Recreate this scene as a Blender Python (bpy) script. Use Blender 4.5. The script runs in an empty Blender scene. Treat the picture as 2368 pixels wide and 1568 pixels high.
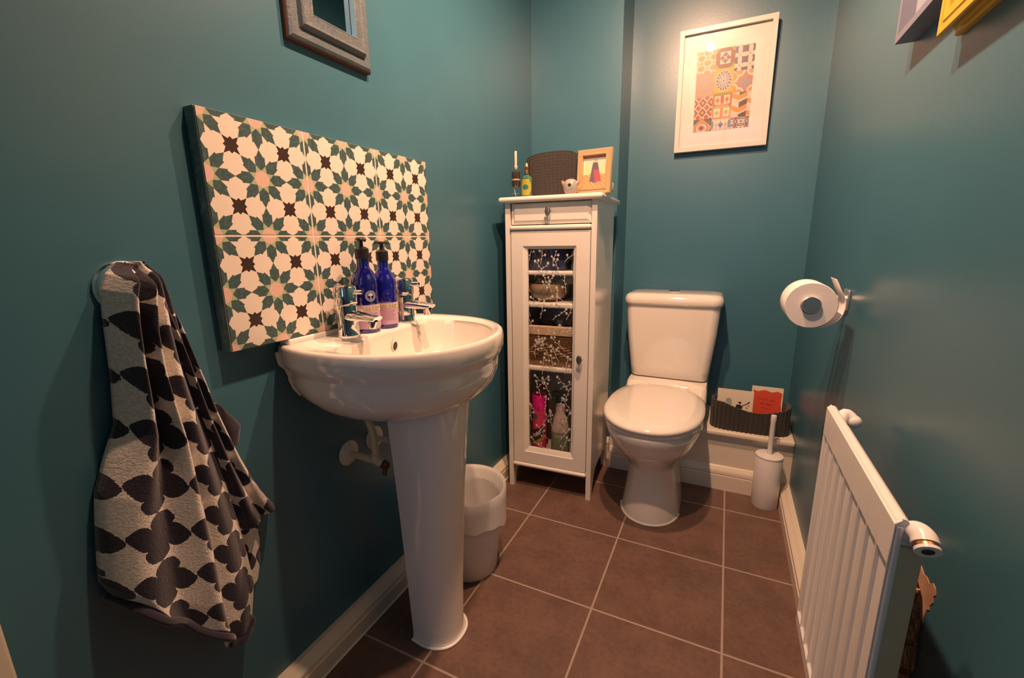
import bpy, bmesh, math, random
from math import sin, cos, pi, radians, sqrt
from mathutils import Vector, Matrix
S = bpy.context.scene
COL = S.collection
random.seed(7)

# ------------------------------------------------------------ camera
W, D, D1, X1 = 1.081, 2.015, 1.826, 0.3786       # room: width, back wall, projection face, projection edge
H = 2.34
CAM = Vector((0.8025, -0.0626, 0.9828))
yaw, pit, rol, FPX = 0.4495, -0.2181, -0.0153, 1023.15
Fv = Vector((-sin(yaw)*cos(pit), cos(yaw)*cos(pit), sin(pit)))
Rv = Vector((cos(yaw), sin(yaw), 0)); Uv = Rv.cross(Fv)
R2 = Rv*cos(rol) + Uv*sin(rol); U2 = Uv*cos(rol) - Rv*sin(rol)
cd = bpy.data.cameras.new('camera'); cam = bpy.data.objects.new('camera', cd); COL.objects.link(cam)
cd.sensor_width = 36; cd.lens = FPX/2368*36; cd.clip_start = 0.01
m = Matrix((R2, U2, -Fv)).transposed().to_4x4(); m.translation = CAM
cam.matrix_world = m
S.camera = cam

# ------------------------------------------------------------ world, light, exposure
wd = bpy.data.worlds.new('world'); S.world = wd; wd.use_nodes = True
wd.node_tree.nodes['Background'].inputs[0].default_value = (0.5, 0.65, 1, 1)
wd.node_tree.nodes['Background'].inputs[1].default_value = 0.0
S.view_settings.view_transform = 'Standard'; S.view_settings.look = 'None'
S.view_settings.gamma = 1; S.view_settings.use_curve_mapping = False
S.view_settings.exposure = 0.0
WARM = (1.0, 0.55, 0.33)
LAMPS = [(0.58, 0.97, 2.06, 83.0), (0.60, 0.60, 2.06, 62.0)]      # x, y, z, watts
WALLSPOT = (0.54, 1.12, 2.22, 3.5)
HALL_W = 1.7                                             # cool daylight through the hall window
HALL_LAMP = 7.0

# ------------------------------------------------------------ node expressions
class X:
    """a value in a shader graph that can be used in ordinary arithmetic"""
    def __init__(s, nt, sock): s.nt, s.s = nt, sock
    def op(s, kind, *a):
        n = s.nt.nodes.new('ShaderNodeMath'); n.operation = kind
        for i, v in enumerate((s,)+a):
            if isinstance(v, X): s.nt.links.new(v.s, n.inputs[i])
            else: n.inputs[i].default_value = float(v)
        return X(s.nt, n.outputs[0])
    def c(s, v):
        n = s.nt.nodes.new('ShaderNodeValue'); n.outputs[0].default_value = v; return X(s.nt, n.outputs[0])
    def __add__(s, o): return s.op('ADD', o)
    __radd__ = __add__
    def __mul__(s, o): return s.op('MULTIPLY', o)
    __rmul__ = __mul__
    def __sub__(s, o): return s.op('SUBTRACT', o)
    def __rsub__(s, o): return s.c(o).op('SUBTRACT', s)
    def __truediv__(s, o): return s.op('DIVIDE', o)
    def __lt__(s, o): return s.op('LESS_THAN', o)
    def __gt__(s, o): return s.op('GREATER_THAN', o)
    def abs(s): return s.op('ABSOLUTE')
    def fl(s): return s.op('FLOOR')
    def min(s, o): return s.op('MINIMUM', o)
    def max(s, o): return s.op('MAXIMUM', o)
    def sin(s): return s.op('SINE')
    def cos(s): return s.op('COSINE')
    def sqrt(s): return s.op('SQRT')
    def atan2(s, o): return s.op('ARCTAN2', o)
    def mod(s, o): return s.op('FLOORED_MODULO', o)
    def smooth(s, a, b):
        n = s.nt.nodes.new('ShaderNodeMapRange'); n.interpolation_type = 'SMOOTHSTEP'
        s.nt.links.new(s.s, n.inputs[0]); n.inputs[1].default_value = a; n.inputs[2].default_value = b
        return X(s.nt, n.outputs[0])

def srgb(*c):
    if len(c) == 1: c = c[0]
    f = lambda v: (v/255/12.92 if v/255 <= .04045 else ((v/255+.055)/1.055)**2.4)
    return tuple(f(v) for v in c)

def mat(name, col=(.8, .8, .8), rough=.5, metal=0, spec=.5, coat=0, trans=0, ior=1.5, emis=None, estr=0, sheen=0, sss=0):
    M = bpy.data.materials.new(name); M.use_nodes = True
    b = M.node_tree.nodes['Principled BSDF']; i = b.inputs
    i['Base Color'].default_value = (*col, 1); i['Roughness'].default_value = rough; i['Metallic'].default_value = metal
    i['Specular IOR Level'].default_value = spec; i['Coat Weight'].default_value = coat; i['Coat Roughness'].default_value = .05
    i['Transmission Weight'].default_value = trans; i['IOR'].default_value = ior; i['Sheen Weight'].default_value = sheen
    if emis: i['Emission Color'].default_value = (*emis, 1); i['Emission Strength'].default_value = estr
    return M
def bs(M): return M.node_tree.nodes['Principled BSDF']
def panemat(name, refl=.5):
    """thin clear sheet: passes light straight on, reflects by angle"""
    M = bpy.data.materials.new(name); M.use_nodes = True; nt = M.node_tree; nt.nodes.remove(nt.nodes['Principled BSDF'])
    t = nt.nodes.new('ShaderNodeBsdfTransparent'); g_ = nt.nodes.new('ShaderNodeBsdfGlossy'); g_.inputs['Roughness'].default_value = .02
    f = nt.nodes.new('ShaderNodeFresnel'); f.inputs['IOR'].default_value = 1.5; mx = nt.nodes.new('ShaderNodeMixShader')
    ge = nt.nodes.new('ShaderNodeNewGeometry'); k_ = X(nt, f.outputs[0])*(1.0-X(nt, ge.outputs['Backfacing'])); nt.links.new(k_.s, mx.inputs[0]); nt.links.new(t.outputs[0], mx.inputs[1]); nt.links.new(g_.outputs[0], mx.inputs[2])
    nt.links.new(mx.outputs[0], nt.nodes['Material Output'].inputs[0]); return M
def coords(M, kind='Object'):
    nt = M.node_tree; tc = nt.nodes.new('ShaderNodeTexCoord'); sp = nt.nodes.new('ShaderNodeSeparateXYZ')
    nt.links.new(tc.outputs[kind], sp.inputs[0])
    return [X(nt, sp.outputs[k]) for k in range(3)], tc.outputs[kind]
def noise(M, vec, scale, detail=3, rough=.5):
    nt = M.node_tree; n = nt.nodes.new('ShaderNodeTexNoise'); n.inputs['Scale'].default_value = scale
    n.inputs['Detail'].default_value = detail; n.inputs['Roughness'].default_value = rough
    nt.links.new(vec, n.inputs['Vector']); return X(nt, n.outputs['Fac'])
def mixc(M, f, a, b):
    nt = M.node_tree; n = nt.nodes.new('ShaderNodeMix'); n.data_type = 'RGBA'
    if isinstance(f, X): nt.links.new(f.s, n.inputs[0])
    else: n.inputs[0].default_value = f
    for k, v in ((6, a), (7, b)):
        if isinstance(v, tuple): n.inputs[k].default_value = (*v[:3], 1)
        else: nt.links.new(v, n.inputs[k])
    return n.outputs[2]
def setcol(M, sock): M.node_tree.links.new(sock, bs(M).inputs['Base Color'])
def bump(M, h, strength=.3, dist=.001):
    nt = M.node_tree; n = nt.nodes.new('ShaderNodeBump'); n.inputs['Strength'].default_value = strength
    n.inputs['Distance'].default_value = dist; nt.links.new(h.s, n.inputs['Height']); nt.links.new(n.outputs[0], bs(M).inputs['Normal'])

# ------------------------------------------------------------ mesh helpers
def link(name, me, M=None, parent=None, smooth=False):
    o = bpy.data.objects.new(name, me); COL.objects.link(o)
    if M is not None:
        for x in (M if isinstance(M, (list, tuple)) else [M]): me.materials.append(x)
    if parent is not None: o.parent = parent
    if smooth:
        me.polygons.foreach_set('use_smooth', [True]*len(me.polygons))
    return o
def mesh(name, vs, fs, M=None, parent=None, smooth=False, fm=None):
    me = bpy.data.meshes.new(name); me.from_pydata([tuple(v) for v in vs], [], fs); me.update()
    o = link(name, me, M, parent, smooth)
    if fm: me.polygons.foreach_set('material_index', fm)
    return o
def autosmooth(o, ang=40):
    me = o.data; bm = bmesh.new(); bm.from_mesh(me)
    bmesh.ops.recalc_face_normals(bm, faces=bm.faces)
    for f in bm.faces: f.smooth = True
    for e in bm.edges:
        if len(e.link_faces) == 2 and e.calc_face_angle(0) > radians(ang): e.smooth = False
    bm.to_mesh(me); bm.free(); return o
class G:
    """collects shapes, then links them as one mesh"""
    def __init__(s): s.v, s.f, s.m = [], [], []
    def add(s, vs, fs, mi=0):
        k = len(s.v); s.v += [tuple(v) for v in vs]; s.f += [tuple(i+k for i in f) for f in fs]; s.m += [mi]*len(fs); return s
    def box(s, a, b, mi=0, bev=0):
        x0, y0, z0 = (min(a[i], b[i]) for i in range(3)); x1, y1, z1 = (max(a[i], b[i]) for i in range(3))
        if bev <= 0:
            v = [(x, y, z) for x in (x0, x1) for y in (y0, y1) for z in (z0, z1)]
            return s.add(v, [(0, 1, 3, 2), (4, 6, 7, 5), (0, 4, 5, 1), (2, 3, 7, 6), (0, 2, 6, 4), (1, 5, 7, 3)], mi)
        bm = bmesh.new(); bmesh.ops.create_cube(bm, size=1)
        for q in bm.verts: q.co = Vector(((x0+x1)/2+q.co.x*(x1-x0), (y0+y1)/2+q.co.y*(y1-y0), (z0+z1)/2+q.co.z*(z1-z0)))
        bmesh.ops.bevel(bm, geom=list(bm.edges), offset=bev, segments=3, affect='EDGES', profile=.5)
        bm.verts.ensure_lookup_table()
        s.add([q.co[:] for q in bm.verts], [tuple(q.index for q in f.verts) for f in bm.faces], mi); bm.free(); return s
    def rings(s, rs, mi=0, cap0=False, cap1=False, closed=True):
        k = len(s.v); n = len(rs[0])
        for r in rs: s.v += [tuple(q) for q in r]
        for j in range(len(rs)-1):
            for i in range(n if closed else n-1):
                a = k+j*n+i; b = k+j*n+(i+1) % n
                s.f.append((a, b, b+n, a+n)); s.m.append(mi)
        if cap0: s.f.append(tuple(k+i for i in reversed(range(n)))); s.m.append(mi)
        if cap1: s.f.append(tuple(k+(len(rs)-1)*n+i for i in range(n))); s.m.append(mi)
        return s
    def lathe(s, prof, c=(0, 0, 0), n=32, axis='z', mi=0, sx=1, sy=1, cap0=False, cap1=False):
        rs = []
        for r, h in prof:
            ring = []
            for i in range(n):
                t = 2*pi*i/n; a, b = r*cos(t)*sx, r*sin(t)*sy
                p = {'z': (a, b, h), 'y': (a, h, b), 'x': (h, a, b)}[axis]
                ring.append((p[0]+c[0], p[1]+c[1], p[2]+c[2]))
            rs.append(ring)
        return s.rings(rs, mi, cap0, cap1)
    def tube(s, pts, r, n=12, mi=0, cap=True, sub=6):
        P = spline(pts, sub) if sub > 1 and len(pts) > 2 else [Vector(p) for p in pts]
        rr = r if callable(r) else (lambda t: r)
        up = None; rs = []
        for i, p in enumerate(P):
            d = (P[min(i+1, len(P)-1)]-P[max(i-1, 0)]).normalized()
            if up is None: up = d.orthogonal().normalized()
            up = (up-d*up.dot(d)).normalized(); sd = d.cross(up); q = rr(i/max(1, len(P)-1))
            rs.append([p+up*q*cos(2*pi*k/n)+sd*q*sin(2*pi*k/n) for k in range(n)])
        return s.rings(rs, mi, cap, cap)
    def sphere(s, c, r, n=16, mi=0, sz=1, sx=1, sy=1):
        rs = []
        for j in range(1, n//2):
            t = pi*j/(n//2); rs.append([(c[0]+sx*r*sin(t)*cos(2*pi*i/n), c[1]+sy*r*sin(t)*sin(2*pi*i/n), c[2]-sz*r*cos(t)) for i in range(n)])
        return s.rings(rs, mi, True, True)
    def prism(s, poly, fn, h0, h1, mi=0):
        """poly: 2-D outline; fn(a,b,h)->3-D"""
        return s.rings([[fn(a, b, h0) for a, b in poly], [fn(a, b, h1) for a, b in poly]], mi, True, True)
    def go(s, name, M, parent=None, smooth=None, ang=40):
        o = mesh(name, s.v, s.f, M, parent, False, s.m)
        if smooth is not False: autosmooth(o, smooth or ang)
        return o
def spline(pts, sub=6):
    P = [Vector(p) for p in pts]; out = []
    for i in range(len(P)-1):
        a = P[max(i-1, 0)]; b = P[i]; c = P[i+1]; d = P[min(i+2, len(P)-1)]
        for k in range(sub):
            t = k/sub; out.append(.5*((2*b)+(c-a)*t+(2*a-5*b+4*c-d)*t*t+(3*b-a-3*c+d)*t**3))
    out.append(P[-1]); return out
def lerp(a, b, t): return a+(b-a)*t
def interp(tab, t):
    if t <= tab[0][0]: return tab[0][1:]
    for p, q in zip(tab, tab[1:]):
        if t <= q[0]:
            f = (t-p[0])/(q[0]-p[0]); return tuple(lerp(a, b, f) for a, b in zip(p[1:], q[1:]))
    return tab[-1][1:]
def root(name, loc, label, cat, rz=0, group=None):
    o = bpy.data.objects.new(name, None); COL.objects.link(o); o.location = loc; o.rotation_euler = (0, 0, rz)
    o.empty_display_size = .02
    o['label'] = label; o['category'] = cat
    if group: o['group'] = group
    return o
def struct(o): o['kind'] = 'structure'; return o
def painted(name, w, h, nu, nv, fn, M, parent=None, place=None):
    """flat sheet w x h of nu x nv cells, each coloured by fn(u,v) in 0..1; place maps (a,b)->3-D"""
    place = place or (lambda a, b: (a, 0, b))
    vs = [place(w*i/nu, h*j/nv) for j in range(nv+1) for i in range(nu+1)]
    fs = [(j*(nu+1)+i, j*(nu+1)+i+1, (j+1)*(nu+1)+i+1, (j+1)*(nu+1)+i) for j in range(nv) for i in range(nu)]
    o = mesh(name, vs, fs, M, parent)
    ca = o.data.color_attributes.new('Col', 'FLOAT_COLOR', 'CORNER'); buf = []
    for j in range(nv):
        for i in range(nu):
            c = fn((i+.5)/nu, (j+.5)/nv); buf += [c[0], c[1], c[2], 1]*4
    ca.data.foreach_set('color', buf); return o
def attrmat(name, rough=.5, **k):
    M = mat(name, rough=rough, **k); n = M.node_tree.nodes.new('ShaderNodeAttribute'); n.attribute_name = 'Col'
    setcol(M, n.outputs['Color']); return M
def text(name, s, size, M, parent, fn, ext=0, align='CENTER', bold=0):
    """lettering; fn maps flat (x,y) to 3-D"""
    cu = bpy.data.curves.new(name, 'FONT'); cu.body = s; cu.size = size; cu.align_x = align; cu.align_y = 'CENTER'; cu.offset = bold
    cu.resolution_u = 3
    t = bpy.data.objects.new(name+'_tmp', cu); COL.objects.link(t)
    dg = bpy.context.evaluated_depsgraph_get(); dg.update()
    me = bpy.data.meshes.new_from_object(t.evaluated_get(dg)); bpy.data.objects.remove(t)
    for v in me.vertices: v.co = fn(v.co.x, v.co.y)
    me.materials.clear()
    return link(name, me, M, parent)

# ------------------------------------------------------------ materials
TEAL = (0.046, 0.152, 0.215)
def wallmat():
    M = mat('teal_paint', TEAL, .36, spec=.65)
    (x, y, z), v = coords(M)
    n = noise(M, v, 6, 4); n2 = noise(M, v, 180, 3)
    setcol(M, mixc(M, n, tuple(c*.93 for c in TEAL), tuple(c*1.07 for c in TEAL)))
    bump(M, n2+n*2, .12, .0008); return M
MW = wallmat()
MWHITE = mat('white_gloss', (.80, .77, .70), .22, spec=.5)
MSKIRT = mat('skirting_gloss', (.72, .66, .55), .3)
MCER = mat('ceramic', (.84, .80, .73), .1, coat=.6)
MCHROME = mat('chrome', (.82, .82, .82), .05, metal=1)
MSTEEL = mat('brushed_steel', (.72, .70, .68), .42, metal=1)
MCEIL = mat('ceiling_paint', (.8, .78, .72), .8)
MPLASTIC = mat('white_plastic', (.76, .74, .74), .3)
MSILI = mat('sealant', (.85, .83, .8), .4)
MBLACK = mat('black_plastic', (.02, .018, .018), .3)
MGOLD = mat('gold', (.75, .45, .2), .3, metal=1)
MCOPPER = mat('copper', (.7, .33, .16), .3, metal=1)

def floormat():
    M = mat('floor_tiles', (.2, .1, .07), .42, spec=.35)
    (x, y, z), v = coords(M)
    s = 0.3223; gx, gy = 0.2225, 1.2669
    u = ((x-gx)/s).mod(1.0); w = ((y-gy)/s).mod(1.0)
    du = u.min(1.0-u); dw = w.min(1.0-w); d = du.min(dw)*s
    n = noise(M, v, 9, 6, .65); n2 = noise(M, v, 70, 4, .7); n3 = noise(M, v, 300, 2)
    base = mixc(M, (n*.6+n2*.4).smooth(.32, .68), (.115, .070, .056), (.185, .112, .088))
    base = mixc(M, (n3-.62).smooth(0, .2)*.35, base, (.24, .15, .11))
    g = 1.0-(d-.0024+(n2-.5)*.0012).smooth(0, .0007)
    setcol(M, mixc(M, g, base, (.36, .29, .24)))
    bump(M, (1.0-g)*2+n2*.3+n3*.15, .35, .0012)
    M.node_tree.links.new((.42+g*.4+(n-.5)*.2).s, bs(M).inputs['Roughness'])
    return M

# ------------------------------------------------------------ room shell
g = G(); g.box((-.3, -2.4, -.05), (1.6, D+.1, 0)); floor = struct(g.go('floor', floormat(), smooth=False))
g = G(); g.box((-.3, -2.4, H), (1.6, D+.1, H+.05)); struct(g.go('ceiling', MCEIL, smooth=False))
g = G(); g.box((-.1, .0, 0), (0, D1+.05, H)); struct(g.go('wall_left', MW, smooth=False))
g = G(); g.box((W, .0, 0), (W+.1, D+.1, H)); wr = struct(g.go('wall_right', MW, smooth=False))
g = G(); g.box((X1-.02, D, 0), (W+.0, D+.1, H)); struct(g.go('wall_back', MW, smooth=False))
g = G(); g.box((-.1, D1, 0), (X1, D+.1, H)); struct(g.go('wall_projection', MW, smooth=False))
# entrance wall with the doorway the photograph is taken through
MHALL = mat('hall_paint', (.30, .32, .34), .7)
g = G(); g.box((-.1, -.06, 0), (.20, 0.0, H)); g.box((.20, -.06, 2.03), (1.0, 0.0, H)); g.box((1.0, -.06, 0), (W+.1, 0.0, H))
struct(g.go('wall_front', MW, smooth=False))
g = G()   # architrave
g.box((.10-.1, 0.0, 0), (.012, .078, 2.1), bev=.004)
g.go('trim_1', MSKIRT); struct(bpy.data.objects['trim_1'])
g = G()
g.box((-.3, -2.4, 0), (-.2, -.06, H)); g.box((1.5, -2.4, 0), (1.6, -.06, H)); g.box((-.3, -.12, 0), (-.1, -.06, H)); g.box((W+.1, -.12, 0), (1.6, -.06, H))
struct(g.go('wall_hall', MHALL, smooth=False))
g = G(); g.box((-.2, -2.42, 0), (1.5, -2.35, .9)); g.box((-.2, -2.42, 2.1), (1.5, -2.35, H)); g.box((-.2, -2.42, .9), (.1, -2.35, 2.1)); g.box((1.2, -2.42, .9), (1.5, -2.35, 2.1))
struct(g.go('wall_hall_end', MHALL, smooth=False))
g = G(); g.box((.1, -2.41, .9), (1.2, -2.40, 2.1))
wn = struct(g.go('window_1', mat('daylight', (0, 0, 0), 1, emis=(.35, .62, 1.0), estr=HALL_W), smooth=False))
g = G()
for a, b in (((.1, .9), (1.2, .95)), ((.1, 2.05), (1.2, 2.1)), ((.1, .9), (.15, 2.1)), ((1.15, .9), (1.2, 2.1)), ((.63, .9), (.67, 2.1))):
    g.box((a[0], -2.39, a[1]), (b[0], -2.36, b[1]))
wf = g.go('window_frame', MWHITE, smooth=False); wf.parent = wn

# skirting boards: profile (distance from wall, height)
SK = [(0, 0), (.034, 0), (.034, .040), (.032, .042), (.030, .0435), (.032, .046), (.031, .054), (.024, .060), (.020, .062), (.016, .067), (.011, .0705), (0, .0715)]
SKB = [(0, 0), (.016, 0), (.016, .060), (.015, .062), (.013, .063), (.0155, .067), (.0155, .078), (.012, .086), (.009, .089), (.007, .094), (.004, .097), (0, .098)]
def skirting(name, fn, a, b, P, M=MSKIRT):
    g = G(); g.rings([[fn(p, h, t) for p, h in P] for t in (a, b)], 0, True, True)
    return struct(g.go(name, M, ang=25))
skirting('baseboard_left', lambda p, h, t: (p, t, h), .078, D1, SK)
skirting('baseboard_right', lambda p, h, t: (W-p, t, h), 0, 1.745, SK)
skirting('baseboard_projection', lambda p, h, t: (t, D1-p*1.3, h), .034, X1+.02, SKB)
skirting('baseboard_back', lambda p, h, t: (t, 1.745-p, h), .403, W-.034, SKB)
# grout line along the left skirting
g = G(); g.tube([(.0355, .08, .0), (.0355, D1, .0)], .0028, 8, sub=1); struct(g.go('trim_3', MSILI))
# boxed-in ledge behind the toilet
g = G(); g.box((.400, 1.745, 0), (W, D, .232)); struct(g.go('trim_4', MSKIRT, smooth=False))
g = G(); g.box((.396, 1.722, .230), (W, D, .250), bev=.006); struct(g.go('trim_5', MSKIRT))

# ------------------------------------------------------------ tiled splashback
def tilemat():
    M = mat('patterned_tile', (.8, .76, .7), .45, spec=.4)
    (x, y, z), v = coords(M)
    n0 = noise(M, v, 40, 2)
    u = (y/.1+.5).mod(1.0)-.5; w = (z/.1+.5).mod(1.0)-.5
    a, b = u.abs(), w.abs(); r = (a*a+b*b).sqrt(); th = b.atan2(a)
    t = ((th+pi/8).mod(pi/4)-pi/8).abs(); A, B = r*t.cos(), r*t.sin()
    pink = (A*.9239+B*.3827) < .137
    wide = (A < .382)*.098+(A > .382)*((.505-A)*.55)
    petal = (B < ((A-.148)*1.13)).op('MULTIPLY', B < wide)
    green = (r < .29)*(B > ((A-.148)*1.13))*(1.0-pink)
    qa, qb = .5-a, .5-b; R = (qa*qa+qb*qb).sqrt(); ph = (qb.atan2(qa)-pi/4).abs(); C_, D_ = R*ph.cos(), R*ph.sin()
    star = (D_ < ((.205-C_)*.388)).max(C_ < .0985)
    n = noise(M, v, 220, 3)
    c = mixc(M, petal, (.80, .735, .655), mixc(M, n.smooth(.35, .75), (.045, .095, .10), (.085, .14, .145)))
    c = mixc(M, green, c, (.40, .475, .30)); c = mixc(M, pink, c, (.72, .50, .43)); c = mixc(M, star, c, (.045, .024, .02))
    setcol(M, c); bump(M, n, .05, .0005); return M
sp = root('tile_splashback', (0, .407, .7988), 'raised splashback of six cream, green and pink star patterned tiles on teal wall', 'splashback')
mb = mat('rough_teal_board', (.06, .17, .19), .7)
(x_, y_, z_), vv = coords(mb); nn = noise(mb, vv, 35, 6, .7)
setcol(mb, mixc(mb, (z_ > .4012), mixc(mb, nn.smooth(.45, .8), (.085, .20, .215), (.40, .44, .41)), (.38, .42, .38))); bump(mb, nn, .8, .004)
g = G(); g.box((0, -.001, -.001), (.0245, .601, .4015), bev=.001); g.go('backing_board', mb, sp)
g = G(); g.box((.0245, .0, .0), (.0284, .600, .4)); g.go('grout', mat('cream_grout', (.78, .68, .58), .8), sp, smooth=False)
MT = tilemat()
for i in range(3):
    for j in range(2):
        g = G(); e = .0018
        g.box((.0272, i*.2+(e if i else 0), j*.2+(e if j else 0)), (.029, (i+1)*.2-(e if i < 2 else 0), (j+1)*.2-(e if j < 1 else 0)), bev=.0006)
        g.go('tile', MT, sp, smooth=False)

# ------------------------------------------------------------ wash basin
def outline(xf, hw, hwb, xb=0.0, x0=.15, n=160, ex=2.1):
    """D-shaped basin plan, counter-clockwise; back on the wall"""
    P = []
    for i in range(61):
        t = -pi/2+pi*i/60; c, s = cos(t), sin(t)
        P.append((x0+(xf-x0)*abs(c)**(2/ex), hw*(1 if s > 0 else -1)*abs(s)**(2/ex)))
    for i in range(1, 21):
        t = i/20; P.append((x0+(xb-x0)*t, hw-(hw-hwb)*t**2.2))
    for i in range(0, 20):
        t = 1-i/20; P.append((x0+(xb-x0)*t, -(hw-(hw-hwb)*t**2.2)))
    return P
def polar(P, c, n=200):
    """sample a star-shaped outline at n equal angles around c"""
    out = []
    for k in range(n):
        a = 2*pi*k/n; dx, dy = cos(a), sin(a); best = None
        for (x1, y1), (x2, y2) in zip(P, P[1:]+P[:1]):
            ex, ey = x2-x1, y2-y1; det = dx*-ey+ex*dy
            if abs(det) < 1e-12: continue
            t = ((x1-c[0])*-ey+ex*(y1-c[1]))/det; s = (dx*(y1-c[1])-dy*(x1-c[0]))/det
            if t > 0 and -1e-6 <= s <= 1+1e-6 and (best is None or t > best): best = t
        out.append((c[0]+dx*best, c[1]+dy*best))
    return out
BC = (.2, 0)
def oring(ins, z, hwd=.234, hwb=.210, xf=.372, xb=0.0):
    return [(x, y, z) for x, y in polar(outline(xf-ins, hwd-ins, hwb-ins, xb, x0=.13), BC)]
def ering(cx, hx, hy, z, ex=2.5, backflat=None):
    P = []
    for i in range(200):
        t = 2*pi*i/200; c, s = cos(t), sin(t)
        x = cx+hx*(1 if c > 0 else -1)*abs(c)**(2/ex); y = hy*(1 if s > 0 else -1)*abs(s)**(2/ex)
        P.append((x, y))
    return [(x, y, z) for x, y in polar(P, BC)]
bz = root('wash_basin', (0.001, .722, 0), 'white ceramic pedestal wash basin under the tiled splashback', 'basin')
RZ = .787
under = [(-.0, RZ-.008, 1), (-.001, RZ-.018, 1), (.000, RZ-.036, 1), (.005, RZ-.048, 1), (.010, RZ-.056, 1), (.0125, RZ-.064, 1), (.0125, RZ-.074, 1), (.015, RZ-.092, 1), (.023, RZ-.112, 1), (.040, RZ-.134, 1), (.066, RZ-.152, 1), (.100, RZ-.165, 1), (.145, RZ-.173, 1)]
rs = []
for ins, z, _ in reversed(under): rs.append(oring(ins, z, hwd=.234, hwb=.210-max(0, ins)*.55, xb=max(0, ins-.022)*1.0))
rs += [oring(.0015, RZ-.003), oring(.005, RZ), oring(.011, RZ-.0005)]
def iring(i, z, xk=.5): return [(x, y, z) for x, y in polar(outline(.352-i, .205-i, .160-i*.8, .108+i*xk, x0=.175), BC)]
def tray(i, z):
    P = [(x, y) for x, y in outline(.354-i, .207-i, .16, .1, x0=.175)[:61]]+[(.12, .204-i), (.07, .196-i), (.042+i, .182-i), (.036+i, .162), (.046+i, .140), (.075, .127), (.108+i*.3, .121)]
    P += [(.108+i*.3, -.121), (.075, -.127), (.046+i, -.140), (.036+i, -.162), (.042+i, -.182+i), (.07, -.196+i), (.12, -.204+i)]
    return [(x, y, z) for x, y in polar(P, BC)]
rs += [tray(-.004, RZ-.0006), tray(0, RZ-.002), tray(.004, RZ-.0065), tray(.008, RZ-.0085), iring(.004, RZ-.0105), iring(.008, RZ-.022), iring(.012, RZ-.048), iring(.024, RZ-.078, .6), iring(.046, RZ-.105, .7), iring(.075, RZ-.125, .8), iring(.105, RZ-.136, .75), iring(.135, RZ-.140, .55)]
g = G(); g.rings(rs, 0, True, True); bowl = g.go('bowl', MCER, bz, smooth=60)
# overflow, sealant, waste
g = G(); g.lathe([(.0001, 0), (.0105, 0)], n=20, axis='x', sx=.75, sy=1.05)
hole = g.go('overflow_hole', mat('dark_hole', (.05, .035, .03), .6), bz); hole.location = (.1172, .004, RZ-.040); hole.rotation_euler = (0, .12, 0)
g = G(); g.lathe([(.0098, -.001), (.0105, .0015), (.012, .0015), (.0128, -.001)], n=24, axis='x', sx=.75, sy=1.05); o = g.go('overflow_ring', MCER, bz); o.location = (.1165, .004, RZ-.040); o.rotation_euler = (0, .12, 0)
g = G(); g.lathe([(.001, 0), (.02, 0), (.022, -.003)], (.238, 0, RZ-.136)); g.go('waste_ring', MCHROME, bz)
random.seed(3)
sl = [(.003, -.2125, RZ-.014), (.003, -.211, RZ-.036), (.003, -.1965, RZ-.056), (.004, -.1925, RZ-.074), (.004, -.188, RZ-.092), (.004, -.176, RZ-.112), (.004, -.168, RZ-.117)]
g = G(); g.tube(sl, lambda t: .0045+.0006*sin(t*37), 8); g.go('sealant_bead', MSILI, bz)
g = G(); g.box((.0, -.204, RZ-.003), (.0305, .204, RZ+.0112), bev=.004); g.go('back_sealant', MSILI, bz)

# pedestal (same fixture, a part)
def ped(z, xf, hw, xb, n=40):
    P = []
    for i in range(n+1):
        t = -pi/2+pi*i/n; c, s = cos(t), sin(t)
        xm = xb+(xf-xb)*.30
        P.append((xm+(xf-xm)*abs(c)**.85, hw*(1 if s > 0 else -1)*abs(s)**.85, z))
    P.append((xb, hw*.97, z)); P.append((xb, -hw*.97, z)); return P
tab = [(0, .266, .063, .160), (.012, .264, .061, .162), (.03, .262, .060, .162), (.15, .266, .063, .159), (.35, .278, .070, .156), (.50, .289, .076, .153), (.58, .296, .080, .151), (.635, .301, .084, .149)]
g = G(); g.rings([ped(z, a, b, c) for z, a, b, c in tab], 0, True, True); g.go('pedestal', MCER, bz, smooth=50)
g = G(); g.tube([(.160, -.062, .003)]+[(.003+p[0]-.002, p[1]*1.04, .003) for p in ped(0, .268, .0635, .16)[:41]]+[(.160, .062, .003)], .0035, 8, sub=1); g.go('floor_sealant', MSILI, bz)

# taps
def make_tap(loc, label):
    t = root('basin_tap', loc, label, 'tap', group='chrome basin taps')
    g = G(); g.lathe([(.001, 0), (.0238, 0), (.0245, .002), (.024, .005), (.0232, .012), (.0225, .022), (.0225, .069), (.0215, .070)], n=40); g.go('tap_body', MCHROME, t, smooth=30)
    g = G()
    rs = []
    for k in range(9):
        f = k/8; xx = .004+.078*f; zc = .044-.003*f; hw = lerp(.0205, .0135, f); hh = lerp(.016, .0085, f)
        rs.append([(xx+(.006*sin(q) if k == 8 else 0), hw*cos(q), zc+hh*sin(q)*(1 if sin(q) > 0 else .55)) for q in [2*pi*i/28 for i in range(28)]])
    g.rings(rs, 0, True, True); g.lathe([(.0085, -.002), (.0105, -.001), (.0105, .013)], (.070, 0, .024), n=24, cap0=True); g.go('spout', MCHROME, t, smooth=35)
    g = G(); g.lathe([(.0215, .0705), (.0238, .0712), (.0242, .073), (.0242, .106), (.0225, .109), (.012, .1105), (.001, .111)], n=40); h = g.go('tap_head', MCHROME, t, smooth=30)
    g = G(); g.lathe([(.0001, .018), (.0048, .018), (.0048, .046), (.0038, .048), (.0001, .048)], (0, 0, .097), n=16, axis='x'); lv = g.go('lever', MCHROME, h, smooth=40)
    return t
make_tap((.076, .632, RZ-.001), 'left chrome pillar tap, nearest the towel, with short lever')
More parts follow.
